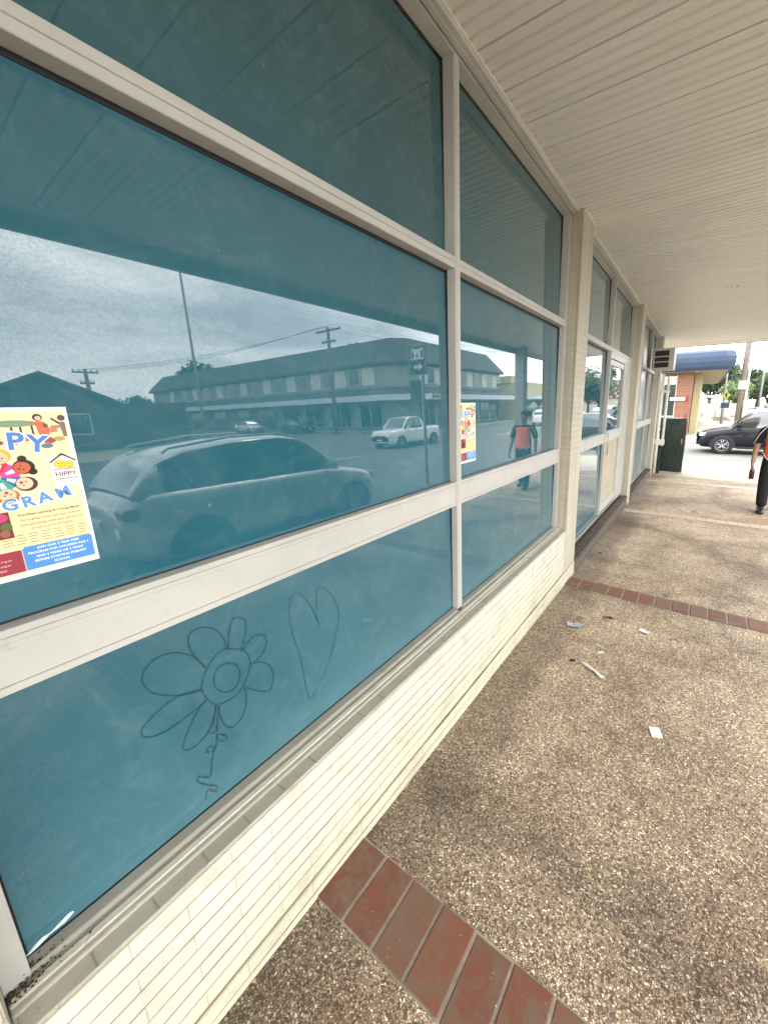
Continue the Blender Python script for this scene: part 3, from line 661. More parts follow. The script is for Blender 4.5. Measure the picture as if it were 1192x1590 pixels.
    for u, v in ((.2045, .2215), (.2100, .2215), (.2185, .2195), (.2228, .2195)): disc(b, u, v, .0011, '3a2a10', 7, n=8)
    for u, v in ((.2073, .2165), (.2207, .2148)): ribs = [(u - .004, v + .0012), (u, v - .0008), (u + .004, v + .0012), (u, v - .0020)]; poly(b, ribs, '6a3a10', 7)
    poly(b, [(.1925, .2225), (.2125, .2385), (.2325, .2235), (.2325, .2265), (.2125, .2425), (.1925, .2255)], '1a1716', 8)
    rect(b, .196, .2085, .230, .2100, '8a2f26', 8)
    txt(b, 'HIPPY', .2128, .1985, .0125, '96453c', 5, .0003); rect(b, .196, .1885, .230, .1900, '2a2624', 5); txt(b, 'Australia', .213, .183, .0052, '2a2624', 5)
    b.build('logo', root, False)
    b = MB(); rect(b, .012, .085, .119, .137, '7d1f2c', 3); disc(b, .105, .127, .01, 'c2446a', 4, .012, .009); disc(b, .09, .105, .012, '4c1c16', 4); disc(b, .112, .108, .008, '5a6a34', 4); disc(b, .108, .095, .007, '9c5c40', 5); disc(b, .06, .115, .016, 'b9603c', 4); disc(b, .04, .10, .012, '5c7a4a', 4); b.build('photo_print', root, False)
    b = MB(); txt(b, 'Fun-Filled Learning for Young Minds', .176, .1265, .0062, '5a5326', 3, .0001)
    for s, u, v in (('Fortnightly home visit pack delivery', .177, .116), ('with gatherings with pack delivery on', .177, .106), ('the alternative fortnights.', .176, .097)): txt(b, s, u, v, .0062, '8a5a4a', 3)
    for j in range(4):
        for kk in range(12):
            u = .010 + kk * .0183; rect(b, u, .0865 - j * .0058, u + .0150 - (kk * 7 + j * 3) % 4 * .0014, .0878 - j * .0058, '8c7c4e', 3)
    b.build('small_print', root, False)
    b = MB(); pts = [(.124, .013), (.230, .013), (.230, .058), (.226, .062), (.128, .062), (.124, .058)]; poly(b, pts, '4d8fd6', 4)
    for j, s in enumerate(('JOIN OUR 2 YEAR FREE', 'PROGRAM FOR CHILDREN AGE 3', 'AND 4 YEARS OR 2 YEARS', 'BEFORE STARTING PRIMARY', 'SCHOOL')): txt(b, s, .177, .0555 - j * .0088, .0062, 'ffffff', 5, .0001)
    rect(b, .006, .013, .1225, .058, '9c2f3e', 4)
    for j, s in enumerate(('Phone', 'hippy@hippyaustralia.org.au', 'www.hippyaustralia.org.au', 'facebook.com/hippy')): txt(b, s, .075, .051 - j * .0092, .0056, 'f2d8d8', 5)
    b.build('info_panel', root, False)
    return root
poster(0.008, 'colourful children program poster on the big left pane, cut by the picture edge')
poster(1.765, 'colourful children program poster on the second pane, half behind the mullion')

# paper strip lying on the ledge
b = MB(); P = [(-.02, .553), (.0, .560), (.02, .563), (.045, .566), (.062, .570)]
k = b.mi('paper'); prev = None
for i, (y, z) in enumerate(P):
    a = b.bm.verts.new((-.128 + .004 * (i % 2), y, z - .012)); c = b.bm.verts.new((-.1345 + .002 * ((i + 1) % 2), y - .004, z + .000))
    if prev: f = b.bm.faces.new((prev[0], a, c, prev[1])); f.material_index = k
    prev = (a, c)
o = b.build('paper_strip'); tag(o, 'torn white paper strip leaning on the glass in the near sill corner', 'paper')
m_ = o.modifiers.new('t', 'SOLIDIFY'); m_.thickness = .0008
b = MB(); rg = random.Random(5)
for i in range(220):
    y = -.055 + abs(rg.gauss(0, .035)); x = -.09 + rg.gauss(0, .014); r = rg.uniform(.0005, .0018)
    if y > .16 or y < -.055: continue
    z = .530 if x < -.062 else .515
    if -.062 < x or x < -.14: x = -.10
    z = .542 if x < -.096 else .530
    b.ball((x, y, z), r, 'dirt', 6, (1.4, 1.6, .6))
tag(b.build('leaf_dirt'), kind='stuff')

# ------------------------------------------------------------------ litter on the paving
def scrap(name, label, pts, m, x, y, rz=0, lift=.004, curl=.006):
    b = MB(); cx = sum(p[0] for p in pts) / len(pts); cy = sum(p[1] for p in pts) / len(pts); k = b.mi(m)
    n = len(pts); c = b.bm.verts.new((cx, cy, lift + curl * .2)); vs = [b.bm.verts.new((p[0], p[1], lift + curl * (.2 + .8 * ((i * 37) % 5) / 4))) for i, p in enumerate(pts)]
    for i in range(n):
        f = b.bm.faces.new((c, vs[i], vs[(i + 1) % n])); f.material_index = k
    o = b.build(name); o.location = (x, y, gz(y)); o.rotation_euler = (0, 0, rz); md = o.modifiers.new('s', 'SOLIDIFY'); md.thickness = .0015
    tag(o, label, 'litter')
sq = lambda a, c: [(-a, -c), (0, -c * 1.05), (a, -c), (a * 1.04, 0), (a, c), (0, c * .97), (-a, c), (-a * .97, 0)]
scrap('plastic_scrap', 'crumpled grey plastic scrap on the paving nearest the wall', [(-.06, -.03), (0, -.04), (.05, -.03), (.06, .02), (.02, .035), (-.02, .02), (-.07, .03)], 'grey_paper', .30, 2.86, .2, .003, .02)
scrap('dead_leaf', 'curled dark brown leaf just before the red brick strip', [(-.045, 0), (-.01, -.018), (.04, -.006), (.05, .006), (.01, .018), (-.03, .012)], 'brown_scrap', .50, 3.11, -.2, .003, .022)
scrap('paper_scrap', 'small white folded paper beside the red brick strip, farthest from the wall', sq(.035, .022), 'paper', .77, 3.06, -.4, .003, .012)
scrap('paper_strip', 'long torn whitish paper strip lying on the aggregate', [(-.10, -.002), (-.05, -.016), (.03, -.014), (.09, -.018), (.10, .008), (.04, .012), (-.04, .010)], 'paper', .54, 2.38, -.55, .003, .014)
scrap('paper_scrap', 'tiny beige paper scrap between grey plastic and long strip', sq(.022, .012), 'paper', .545, 2.60, .6, .003, .010)
scrap('paper_card', 'white rectangular card lying alone nearest the camera', sq(.027, .036), 'paper', .94, 2.04, .35, .003, .004)
scrap('dead_leaf', 'dark leaf bit left of the long paper strip', [(-.018, -.010), (.02, -.012), (.024, .008), (-.012, .014)], 'brown_scrap', .40, 2.40, .3, .003, .012)
scrap('dead_leaf', 'small dark leaf on the paving behind the second strip of bricks', [(-.04, 0), (0, -.015), (.04, 0), (0, .012)], 'brown_scrap', 1.12, 6.0, .1, .003, .012)
scrap('dead_leaf', 'reddish leaf bit lying by the brown brick plinth', [(-.02, -.01), (.02, -.012), (.018, .012), (-.015, .012)], 'brown_scrap', .12, 4.6, .1, .003, .02)

# ------------------------------------------------------------------ air conditioner, pipes, cabinets
ac = thing('air_conditioner', 'beige window air conditioner sticking out above the third bay', 'air conditioner', (0, 9.3, 2.33))
b = MB(); b.box((-.02, .02, 0), (.37, .55, .42), 'aluminium_paint', .012); b.box((-.0, .0, .0), (.37, .02, .045), 'aluminium_paint', .003); b.box((.0, .0, .375), (.37, .02, .42), 'aluminium_paint', .003); b.box((.0, 0, .045), (.022, .02, .375), 'aluminium_paint', .002); b.box((.28, 0, .045), (.37, .02, .375), 'aluminium_paint', .002); b.build('casing', ac)
b = MB()
for k in range(2): b.box((.022, -.002, .145 + k * .105), (.28, .02, .165 + k * .105), 'aluminium_paint', .002)
b.build('louvre', ac)
b = MB(); b.box((.022, .012, .045), (.28, .0195, .375), 'rubber_black'); b.build('intake', ac)
dp = thing('downpipe', 'white downpipe strapped to the far corner of the shop', 'pipe', (0.02, 11.42, gz(11.4)))
b = MB(); b.tube([(0.02, 0, .02), (0.02, 0, 2.55)], .045, 'white_paint', 12); b.tube([(0.15, 0.02, .75), (0.15, .02, 2.5)], .03, 'white_paint', 10); b.build('pipe', dp)
b = MB(); b.box((-.06, -.05, .78), (.20, .03, .92), 'white_paint', .005); b.build('bracket', dp); b = MB(); b.box((-.04, -.05, 2.1), (.20, .03, 2.16), 'white_paint', .005); b.build('bracket', dp)
b = MB(); b.box((.06, 0.0, .02), (.15, .05, .76), 'black_plastic'); b.build('gap_shade', dp)  # solid black block, paints in the shade of the gap between the pipes
lw = thing('lane_wall', 'cream and tan return wall behind the downpipes', 'wall', (-.5, 11.55, gz(11.5)))
b = MB(); b.box((-3.5, 0, -.2), (.52, .18, 2.6), 'soffit_beige', .01); b.build('wall', lw)

def cabinet(loc, s, label):
    r = thing('utility_cabinet', label, 'cabinet', loc, 0, 'green utility cabinets')
    w, d, h = s
    b = MB(); b.box((0, 0, .03), (w, d, h), 'green_box', .02); b.build('body', r)
    b = MB(); b.box((-.012, -.012, h), (w + .012, d + .012, h + .03), 'green_box', .012); b.build('lid', r)
    b = MB(); b.box((.03, -.008, .10), (w - .03, 0.001, h - .06), 'green_box', .008); b.box((w - .09, -.022, h * .55), (w - .06, -.008, h * .65), 'grey_metal', .004); b.build('door', r)
    b = MB(); b.box((-.02, -.02, -.1), (w + .02, d + .02, .03), 'kerb_concrete', .01); b.build('plinth', r)
    return r
cabinet((0.06, 11.86, gz(12)), (.60, .45, 1.42), 'tall dark green utility cabinet at the corner of the shop')
cabinet((0.22, 32.3, gz(32)), (.42, .35, 1.60), 'narrow green cabinet in front of the yellow wall')

# ------------------------------------------------------------------ brick shop with the blue awning
bs = thing('brick_shop', 'red brick corner shop under a blue rounded awning across the lane', 'shop', (0, 27, gz(27)))
b = MB(); b.box((-12, .25, -.2), (0.32, 22, 4.5), 'red_brick'); b.box((-.46, 0, -.2), (.34, .25, 3.6), 'red_brick', .01); b.box((-12, 0, -.2), (-1.62, .25, 3.6), 'red_brick'); b.build('wall', bs)
b = MB(); b.box((.345, 1.5, -.1), (.72, 8.5, 3.6), 'yellow_wall', .01); b.build('side_wall', bs)
b = MB(); b.box((-1.6, .1, .35), (-.47, .16, 3.5), 'shop_glass'); wn = b.build('window', bs)
b = MB()
for z in (.30, 1.05, 3.35): b.box((-1.62, .04, z), (-.462, .17, z + .07), 'white_paint', .005)
for x in (-1.62, -.52): b.box((x, .045, .3), (x + .055, .168, 3.5), 'aluminium_paint', .005)
b.box((-1.56, .09, 2.95), (-.53, .1, 3.35), 'pale_panel')
b.build('frame', wn)
b = MB(); b.box((-.75, -.12, 2.02), (.02, -.02, 2.20), 'white_paint', .01); b.tube([(.12, -.05, 0), (.12, -.05, 2.3)], .025, 'lamp_red', 8); b.build('wall_sign', bs)
ring = [(-12, -1.0), (1.72, -1.0), (2.18, -.5), (2.18, 20)]
prof = [(0.0, 3.62), (.14, 3.66), (.26, 3.80), (.33, 4.05), (.33, 4.3), (.22, 4.55), (.02, 4.68), (-.3, 4.72)]
b = MB(); k = b.mi('blue_awning'); rows = []
offs = [(0, -1), (.38, -.92), (.92, -.38), (1, 0)]
for o_, z in prof: rows.append([b.bm.verts.new((x + ox * (o_ - .33), y + oy * (o_ - .33), z)) for (x, y), (ox, oy) in zip(ring, offs)])
for r0, r1 in zip(rows, rows[1:]):
    for i in range(3):
        f = b.bm.faces.new((r0[i], r0[i + 1], r1[i + 1], r1[i])); f.material_index = k; f.smooth = False
b.build('awning', bs)
b = MB(); b.face([(-12, -.70, 3.61), (1.60, -.70, 3.61), (1.88, -.35, 3.61), (1.88, 20, 3.61), (.33, 20, 3.61), (.33, 0.0, 3.61), (-12, 0.0, 3.61)], 'soffit_beige'); b.build('awning_soffit', bs)

# ------------------------------------------------------------------ cars
def ss(a, c, t): t = max(0, min(1, (t - a) / (c - a))); return t * t * (3 - 2 * t)
def interp(pts, s):
    for (a, u), (c, v) in zip(pts, pts[1:]):
        if s <= c: t = (s - a) / (c - a) if c > a else 0; return u + (v - u) * t
    return pts[-1][1]
def car(name, label, cat, loc, rz, paint, L=4.4, W=1.8, H=1.5, style='suv', rails=False, wr=.34, group=None):
    """x: along the car, front at +L/2; s runs 0 (front) to 1 (rear)"""
    r = thing(name, label, cat, loc, rz, group)
    if style == 'ute':
        top = [(0, .62), (.015, .86), (.05, 1.0), (.27, 1.13), (.62, 1.13), (.64, 1.16), (.98, 1.16), (1, 1.10)]
        roof = [(.235, 1.12), (.33, H - .10), (.38, H), (.56, H), (.60, H - .04), (.63, 1.12)]; front_axle, rear_axle = .17, .80
    else:
        top = [(0, .55), (.012, .70), (.06, .82), (.22, .96), (.30, 1.0), (.70, 1.04), (.93, 1.06), (.985, .98), (1, .80)]
        roof = [(.24, .97), (.33, H - .24), (.40, H - .06), (.47, H), (.66, H - .01), (.82, H - .09), (.90, H - .20), (.965, 1.06)]; front_axle, rear_axle = .19, .81
    xs = lambda s: L / 2 - s * L
    st = [0, .008, .02, .045, .08, .13, .19, .25, .32, .4, .5, .6, .7, .78, .86, .92, .96, .98, .992, 1]
    rings = []
    for s in st:
        e = min(s, 1 - s); hw = W / 2 * (1 - .30 * (1 - ss(0, .10, e)) ** 2 * 1.0); zt = interp(top, s); zb = .24 + .12 * (1 - ss(0, .05, e))
        if e < .004: hw *= .93
        half = [(hw * .82, zb), (hw * .95, zb + .03), (hw * .985, zb + .16), (hw, zb + .34), (hw * .99, zt - .20), (hw * .955, zt - .07), (hw * .86, zt), (hw * .5, zt + .025), (0, zt + .035)]
        half = [(y, max(z, zb)) for y, z in half]
        full = half + [(-y, z) for y, z in half[-2::-1]]
        rings.append([(xs(s), y, z) for y, z in full])
    b = MB(); b.loft(rings, paint, closed=True)
    body = b.build('body', r)
    if style == 'ute':
        b = MB(); b.box((xs(.965), -W / 2 * .84, 1.17), (xs(.66), W / 2 * .84, 1.195), 'black_plastic', .005); b.build('tray_cover', r)
    # glasshouse
    s0, s1 = roof[0][0], roof[-1][0]; n = 18; G = []
    for i in range(n + 1):
        s = s0 + (s1 - s0) * i / n; zr = interp(roof, s); zb = interp(top, s) - .015; zr = max(zr, zb + .01)
        t = (zr - zb) / (H - 1.0); hb = W / 2 * .875; hr = hb - (.17 * W / 2) * min(1, t); 
        G.append([(xs(s), hb, zb), (xs(s), hb - (hb - hr) * .45, zb + (zr - zb) * .5), (xs(s), hr + .01, zr - .035 * min(1, t * 2)), (xs(s), hr * .86, zr), (xs(s), 0, zr + .02)])
    ws_end = roof[2][0]; rw = roof[-3][0] if style != 'ute' else .56
    roofb = MB(); gls = {(q_, w_): MB() for q_ in (1, -1) for w_ in range(3)}; wsb = MB(); rwb = MB(); eps = .0
    kk = (s1 - s0) / n
    pil = [s0 + (s1 - s0) * q for q in ((.47, .72) if style != 'ute' else (.52,))]
    for i in range(n):
        s = s0 + kk * (i + .5); A, B = G[i], G[i + 1]
        for sgn in (1, -1):
            T = lambda p: (p[0], p[1] * sgn, p[2])
            for j in range(4):
                q = [T(A[j]), T(B[j]), T(B[j + 1]), T(A[j + 1])]
                if j == 3: tgt, m = (wsb, 'car_glass') if s < ws_end - .01 else ((rwb, 'car_glass') if s > rw + .015 else (roofb, paint))
                elif j == 2: tgt, m = (roofb, paint)
                else:
                    isp = any(abs(s - p) < kk * .55 for p in pil) or s > s1 - kk * 2.4
                    tgt, m = (roofb, 'black_plastic' if s < s1 - kk * 2.4 else paint) if isp else (gls[sgn, sum(s > p for p in pil)], 'car_glass')
                tgt.face(q, m, True)
    for bb, nm in [(g_, 'side_window') for g_ in gls.values() if len(g_.bm.faces)] + [(roofb, 'roof'), (wsb, 'windscreen'), (rwb, 'rear_window')]:
        bmesh.ops.remove_doubles(bb.bm, verts=bb.bm.verts, dist=.0005); bb.build(nm, r)
    if rails:
        for sgn in (1, -1):
            b = MB(); b.tube([(xs(.44), sgn * W * .35, H - .03), (xs(.47), sgn * W * .355, H + .03), (xs(.66), sgn * W * .355, H + .035), (xs(.84), sgn * W * .35, H - .05), (xs(.86), sgn * W * .35, H - .10)], .016, 'alloy', 8); b.build('roof_rail', r)
    # wheels
    for ax in (front_axle, rear_axle):
        for sgn in (1, -1):
            a = MB(); hw = W / 2
            arch = [(xs(ax) + (wr + .06) * math.cos(t * math.pi / 14), .30 + (wr + .07) * math.sin(t * math.pi / 14)) for t in range(15)]
            arch = [(xs(ax) + (wr + .05), .24)] + arch + [(xs(ax) - (wr + .05), .24)]
            a.prism(arch, 'Y', sgn * (hw * .80), sgn * (hw + .004), 'black_plastic'); a.build('wheel_arch', r)
            w = MB(); prof = [(wr * .62, .0), (wr * .66, .012), (wr * .93, .012), (wr, -.02), (wr, -.19), (wr * .6, -.20)]
            rr = []
            for k in range(28):
                t = 2 * math.pi * k / 28; rr.append([(xs(ax) + q * math.cos(t), sgn * (hw + .012 + d), wr - .02 + q * math.sin(t)) for q, d in prof])
            rr.append(rr[0]); w.loft(rr, 'tyre', closed=False, caps=False); bmesh.ops.remove_doubles(w.bm, verts=w.bm.verts, dist=.0005)
            wh = w.build('wheel', r)
            m = MB(); cx, cz = xs(ax), wr - .02; yo = sgn * (hw + .008)
            m.tube([(cx, yo - sgn * .05, cz), (cx, yo - sgn * .045, cz)], wr * .63, 'black_plastic', 24)
            m.tube([(cx, yo - sgn * .03, cz), (cx, yo + sgn * .004, cz)], wr * .15, 'alloy', 14)
            for q in range(5):
                t0 = 2 * math.pi * q / 5 + .3
                for dt in (-.13, .13):
                    t = t0 + dt; t2 = t0 + dt * 1.7
                    m.tube([(cx + wr * .1 * math.cos(t), yo - sgn * .006, cz + wr * .1 * math.sin(t)), (cx + wr * .6 * math.cos(t2), yo - sgn * .014, cz + wr * .6 * math.sin(t2))], .017, 'alloy', 6)
            rim = [(cx + wr * .6 * math.cos(2 * math.pi * k / 24), yo - sgn * .01, cz + wr * .6 * math.sin(2 * math.pi * k / 24)) for k in range(25)]
            m.tube(rim, .012, 'alloy', 6, False); m.build('rim', wh)
    # lamps, mirror, grille, plate
    for sgn in (1, -1):
        b = MB(); b.box((xs(.012) - .02, sgn * W * .26, .66), (xs(.07), sgn * W * .445, .79), 'lamp_clear', .02); b.build('headlight', r)
        zt = .78 if style != 'ute' else .9
        b = MB(); b.box((xs(.985) - .03, sgn * W * .30, zt), (xs(.95), sgn * W * .447, zt + .13), 'lamp_red', .02); b.build('tail_light', r)
        mxs = xs(roof[0][0] + .055); b = MB(); b.box((mxs - .06, sgn * W * .45, interp(top, .3) + .0), (mxs + .06, sgn * W * .56, interp(top, .3) + .14), paint, .03); b.build('door_mirror', r)
        zc = interp(top, .5) - .17
        for s_ in (.505, .70) if style != 'ute' else (.46, .58):
            b = MB(); b.box((xs(s_) - .0, sgn * (W / 2 * .985), zc), (xs(s_) + .17, sgn * (W / 2 * .985 + .025), zc + .03), paint, .008); b.build('door_handle', r)
        for s_ in ((.325, .52, .735) if style != 'ute' else (.30, .46, .615)):
            b = MB(); b.box((xs(s_) - .004, sgn * (W / 2 * .97), .36), (xs(s_) + .004, sgn * (W / 2 * 1.0008), zc + .08), 'rubber_black'); b.build('door_seam', r)
        b = MB(); b.box((xs(.72), sgn * W * .46, .22), (xs(.29), sgn * W * .503, .31), 'black_plastic', .012); b.build('side_skirt', r)
    b = MB(); b.box((xs(.02) - .0, -W * .22, .58), (xs(-.004), W * .22, .76), 'black_plastic', .02); b.box((xs(.02), -W * .26, .30), (xs(.0) - .005, W * .26, .44), 'black_plastic', .015); b.build('grille', r)
    b = MB(); b.box((xs(-.003) - .02, -.19, .46), (xs(-.006), .19, .56), 'white_paint', .003); b.build('number_plate', r); b = MB(); b.box((xs(1.006), -.19, .62), (xs(.99), .19, .73), 'white_paint', .003); b.build('number_plate', r)
    return r
GL = -.0165 * 18
car('parked_car', 'dark grey hatchback nosing out of the side lane behind the person', 'car', (3.07, 18.95, GL - .02), math.pi, 'car_dark', 4.4, 1.82, 1.60, 'suv', wr=.36)
car('parked_car', 'pale silver hatchback with roof rails parked at the kerb, reflected in the big pane', 'car', (4.78, 3.42, gz(3.4) - .17), math.pi / 2, 'car_silver', 4.1, 1.80, 1.60, 'suv', True)
car('pickup_truck', 'white double cab pickup facing the camera on the far side of the road, reflected', 'pickup truck', (14.1, 18.9, gz(18) - .16), -math.pi / 2, 'car_white', 5.1, 1.85, 1.78, 'ute', wr=.38)
wc = car('parked_car', 'white hatchback parked before the trees beyond the yellow wall', 'car', (-1.15, 46.0, gz(40) + .0), 0.0, 'car_white', 4.2, 1.78, 1.55, 'suv', True)
car('parked_car', 'black wagon with roof rails parked along the road behind the dark hatchback', 'car', (4.85, 30.5, gz(30) - .16), math.pi / 2 + math.pi, 'car_black', 4.7, 1.85, 1.88, 'suv', True)
dup(wc, (5.0, 25.0, gz(30) - .16), -math.pi / 2, 'white car parked at the kerb just past the utility pole')
dup(wc, (5.0, 38.5, gz(30) - .16), -math.pi / 2, 'white car farther along the kerb behind the black wagon')
dup(wc, (47.0, 27.5, gz(30) - .16), math.pi, 'white car parked in front of the corner shops, left one reflected')
car('parked_car', 'dark car parked in front of the corner shops, right one reflected', 'car', (38.0, 28.2, gz(30) - .16), math.pi, 'car_dark', 4.4, 1.8, 1.45)
dup(wc, (14.0, 44.0, gz(30) - .16), math.pi / 2, 'white car driving far up the road, reflected beside the person', (1, 1, 1.15))
dup(wc, (15.5, 64.0, gz(30) - .16), math.pi / 2, 'white car far up the road in the second bay reflection, nearer kerb', (1, 1, 1.1))
dup(wc, (21.0, 66.0, gz(30) - .16), math.pi / 2, 'white car far up the road in the second bay reflection, by the trees')

# ------------------------------------------------------------------ corner shops across the road
cs = thing('corner_shops', 'two storey shops with dark mansard roof and shop awning on the opposite corner', 'building', (0, 0, gz(30)))
def inset(P, d):
    n = len(P); out = []
    c = Vector((sum(p[0] for p in P) / n, sum(p[1] for p in P) / n))
    for i in range(n):
        p0, p1, p2 = Vector(P[i - 1]), Vector(P[i]), Vector(P[(i + 1) % n]); d1 = (p1 - p0).normalized(); d2 = (p2 - p1).normalized()
        n1 = Vector((d1.y, -d1.x)); n2 = Vector((d2.y, -d2.x))
        if n1.dot(p1 - c) < 0: n1 = -n1
        if n2.dot(p1 - c) < 0: n2 = -n2
        k = (n1 + n2).normalized(); out.append(tuple(p1 - k * (d / max(.4, k.dot(n1)))))
    return out
FP = [(88, 32.6), (27.6, 32.6), (25.6, 35.0), (25.6, 56.3), (88, 56.3)]
def ringsolid(b, levels, m, smooth=False):
    b.loft([[(x, y, z) for x, y in P] for P, z in levels], m, smooth=smooth)
b = MB(); ringsolid(b, [(FP, .1), (FP, 7.15)], 'upper_wall'); wl = b.build('wall', cs)
b = MB(); ringsolid(b, [(inset(FP, -.55), 7.0), (inset(FP, -.55), 7.25), (inset(FP, 1.5), 9.95), (inset(FP, 1.6), 9.95)], 'roof_dark'); b.build('roof', cs)
b = MB(); ringsolid(b, [(inset(FP, -2.2), 3.15), (inset(FP, -2.2), 3.85), (inset(FP, -.1), 4.6)], 'roof_dark'); ringsolid(b, [(inset(FP, -2.24), 3.13), (inset(FP, -2.24), 3.74)], 'band_white'); b.build('awning', cs)
b = MB()
for y in (35.6, 38.6, 42.5, 46.2, 50.4, 53.6):
    b.box((25.52, y, 4.9), (25.62, y + 1.5, 6.9), 'pale_panel', .01)
for x in (29.5, 34.0, 38.5, 43.5, 49, 55, 62, 70, 79):
    b.box((x, 32.5, 4.9), (x + 1.9, 32.62, 6.9), 'pale_panel', .01)
b.build('pale_panel', cs)
def wins(b_w, spec):
    for (x0, y0, x1, y1, z0, z1) in spec:
        w = MB(); w.box((x0, y0, z0), (x1, y1, z1), 'pale_panel', .01); f = w.build('window', b_w)
        g = MB()
        if x1 - x0 < .5:
            m = (y0 + y1) / 2; g.box((x0 - .01, y0 + .1, z0 + .1), (x0 + .05, m - .04, z1 - .1), 'shop_glass'); g.box((x0 - .01, m + .04, z0 + .1), (x0 + .05, y1 - .1, z1 - .1), 'shop_glass')
        else:
            m = (x0 + x1) / 2; g.box((x0 + .1, y0 - .01, z0 + .1), (m - .04, y0 + .05, z1 - .1), 'shop_glass'); g.box((m + .04, y0 - .01, z0 + .1), (x1 - .1, y0 + .05, z1 - .1), 'shop_glass')
        g.build('pane', f)
wins(cs, [(25.5, y, 25.62, y + 1.35, 4.95, 6.85) for y in (37.15, 40.6, 44.4, 48.3, 52.0, 55.0)])
wins(cs, [(x, 32.48, x + 1.9, 32.62, 4.95, 6.85) for x in (31.7, 36.2, 40.9, 46.2, 52.0, 58.5, 66.0, 74.0)])
for y in (35.8, 39.3, 42.8, 46.3, 49.8, 53.2):
    b = MB(); b.box((25.5, y, .35), (25.62, y + 2.7, 2.75), 'shop_glass'); f = b.build('shopfront', cs)
    b = MB()
    for yy in (y, y + 1.3, y + 2.62): b.box((25.46, yy, .3), (25.64, yy + .08, 2.8), 'pale_panel')
    b.build('frame', f)
for x in (28.5, 33.5, 38.5, 43.5, 49, 55, 62, 70, 78):
    b = MB(); b.box((x, 32.5, .35), (x + 3.6, 32.62, 2.75), 'shop_glass'); f = b.build('shopfront', cs)
    b = MB()
    for xx in (x, x + 1.8, x + 3.5): b.box((xx, 32.46, .3), (xx + .08, 32.64, 2.8), 'pale_panel')
    b.build('frame', f)
b = MB()   # fascia lettering, facing the road
def wall_text(b, s, x, y, z, size, m, bold=.01, axis='-X'):
    me = text_mesh(s, size, bold)
    if axis == '-X': m4 = Matrix(((0, 0, -1, x), (-1, 0, 0, y), (0, 1, 0, z), (0, 0, 0, 1)))
    elif axis == '-Y': m4 = Matrix(((1, 0, 0, x), (0, 0, -1, y), (0, 1, 0, z), (0, 0, 0, 1)))
    b.mesh(me, m4, m)
# ------------------------------------------------------------------ lettering is read reversed in the pane
x_f = 25.6 - 2.24 - .02
wall_text(b, 'REZIS   JANIR', x_f, 36.6, 3.43, .62, 'dark_metal', .02)
b.build('fascia_lettering', cs)

# house with gabled roof, reflected at the left
def gable_house(loc, w, d, h, rise, label, roofm='house_roof', wallm='dim_brick', rz=0, over=.45, grp=None):
    r = thing('house', label, 'house', loc, rz, grp)
    b = MB(); b.prism([(-w / 2, -.3), (w / 2, -.3), (w / 2, h), (0, h + rise), (-w / 2, h)], 'X', 0, d, wallm); b.build('wall', r)
    b = MB(); s = rise / (w / 2)
    b.prism([(-w / 2 - over, h - s * over + .02), (0, h + rise + .03), (w / 2 + over, h - s * over + .02), (w / 2 + over, h - s * over + .18), (0, h + rise + .2), (-w / 2 - over, h - s * over + .18)], 'X', -over, d + over, roofm); b.build('roof', r)
    for y in (-w * .25, w * .22):
        b = MB(); b.box((-.05, y - .7, 1.0), (.02, y + .7, 2.3), 'pale_panel', .01); f = b.build('window', r)
        b = MB(); b.box((-.07, y - .62, 1.08), (.0, y + .62, 2.22), 'shop_glass'); b.build('pane', f)
    return r
gable_house((30.5, 6.1, gz(6)), 5.6, 12, 3.15, 1.35, 'low gabled house across the road, its peak reflected right of the first gable')
gable_house((30.2, .4, gz(1)), 6.4, 12, 3.3, 1.75, 'low gabled house across the road, leftmost in the reflection')
fw_ = thing('boundary_fence', 'dark board fence running from the gabled houses towards the corner', 'fence', (31, 9.2, gz(10)))
b = MB(); b.box((0, 0, 0), (.1, 4.5, 3.0), 'dim_brick'); b.build('board_panel', fw_); b = MB(); b.box((6, 4.0, 0), (46, 4.1, 3.0), 'dim_brick'); b.build('board_panel', fw_)
for k in range(4):
    b = MB(); b.box((-.06, k * 1.45, 0), (.0, k * 1.45 + .12, 3.1), 'timber_pole'); b.build('post', fw_)

# ochre building and shed further up the road
yb = thing('ochre_building', 'ochre box shaped building with a stepped parapet beyond the corner shops', 'building', (23, 60, gz(30)))
b = MB(); b.box((0, 0, 0), (14, 12, 5.9), 'yellow_wall', .02); b.box((2.2, -.2, 5.85), (8, 6, 7.0), 'yellow_wall', .02); b.build('wall', yb)
b = MB(); b.box((-2.2, -1, 3.1), (0, 11, 3.6), 'band_white', .02); b.build('awning', yb)
b = MB(); b.box((-.05, 1, .3), (.0, 9, 2.8), 'shop_glass'); b.build('shopfront', yb)
gable_house((21.5, 80, gz(30)), 14, 10, 4.2, 1.6, 'pale shop with grey hip roof at the end of the road', 'house_roof', 'pale_panel')
gable_house((16.5, 118, gz(30)), 12, 12, 3.4, 4.4, 'distant house with a red tiled roof between the trees', 'red_roof', 'concrete_wall')
ln = thing('shop_canopy', 'long flat white carport roof in front of the trees', 'carport', (-2, 56, gz(30)))
b = MB(); b.box((-4, 0, 2.35), (4.4, 5, 2.6), 'white_paint', .02); b.build('roof', ln)
for x in (-3.8, 4.2):
    b = MB(); b.tube([(x, .2, 0), (x, .2, 2.36)], .05, 'grey_metal', 8); b.build('post', ln)
fw2 = thing('garden_wall', 'pale rendered garden wall behind the verge at the end of the footpath', 'wall', (-1, 64, gz(30)))
b = MB(); b.box((0, 0, 0), (6.0, .2, 1.5), 'concrete_wall', .01); b.box((-.05, -.05, 1.5), (6.05, .25, 1.58), 'concrete_wall', .01); b.build('wall', fw2)

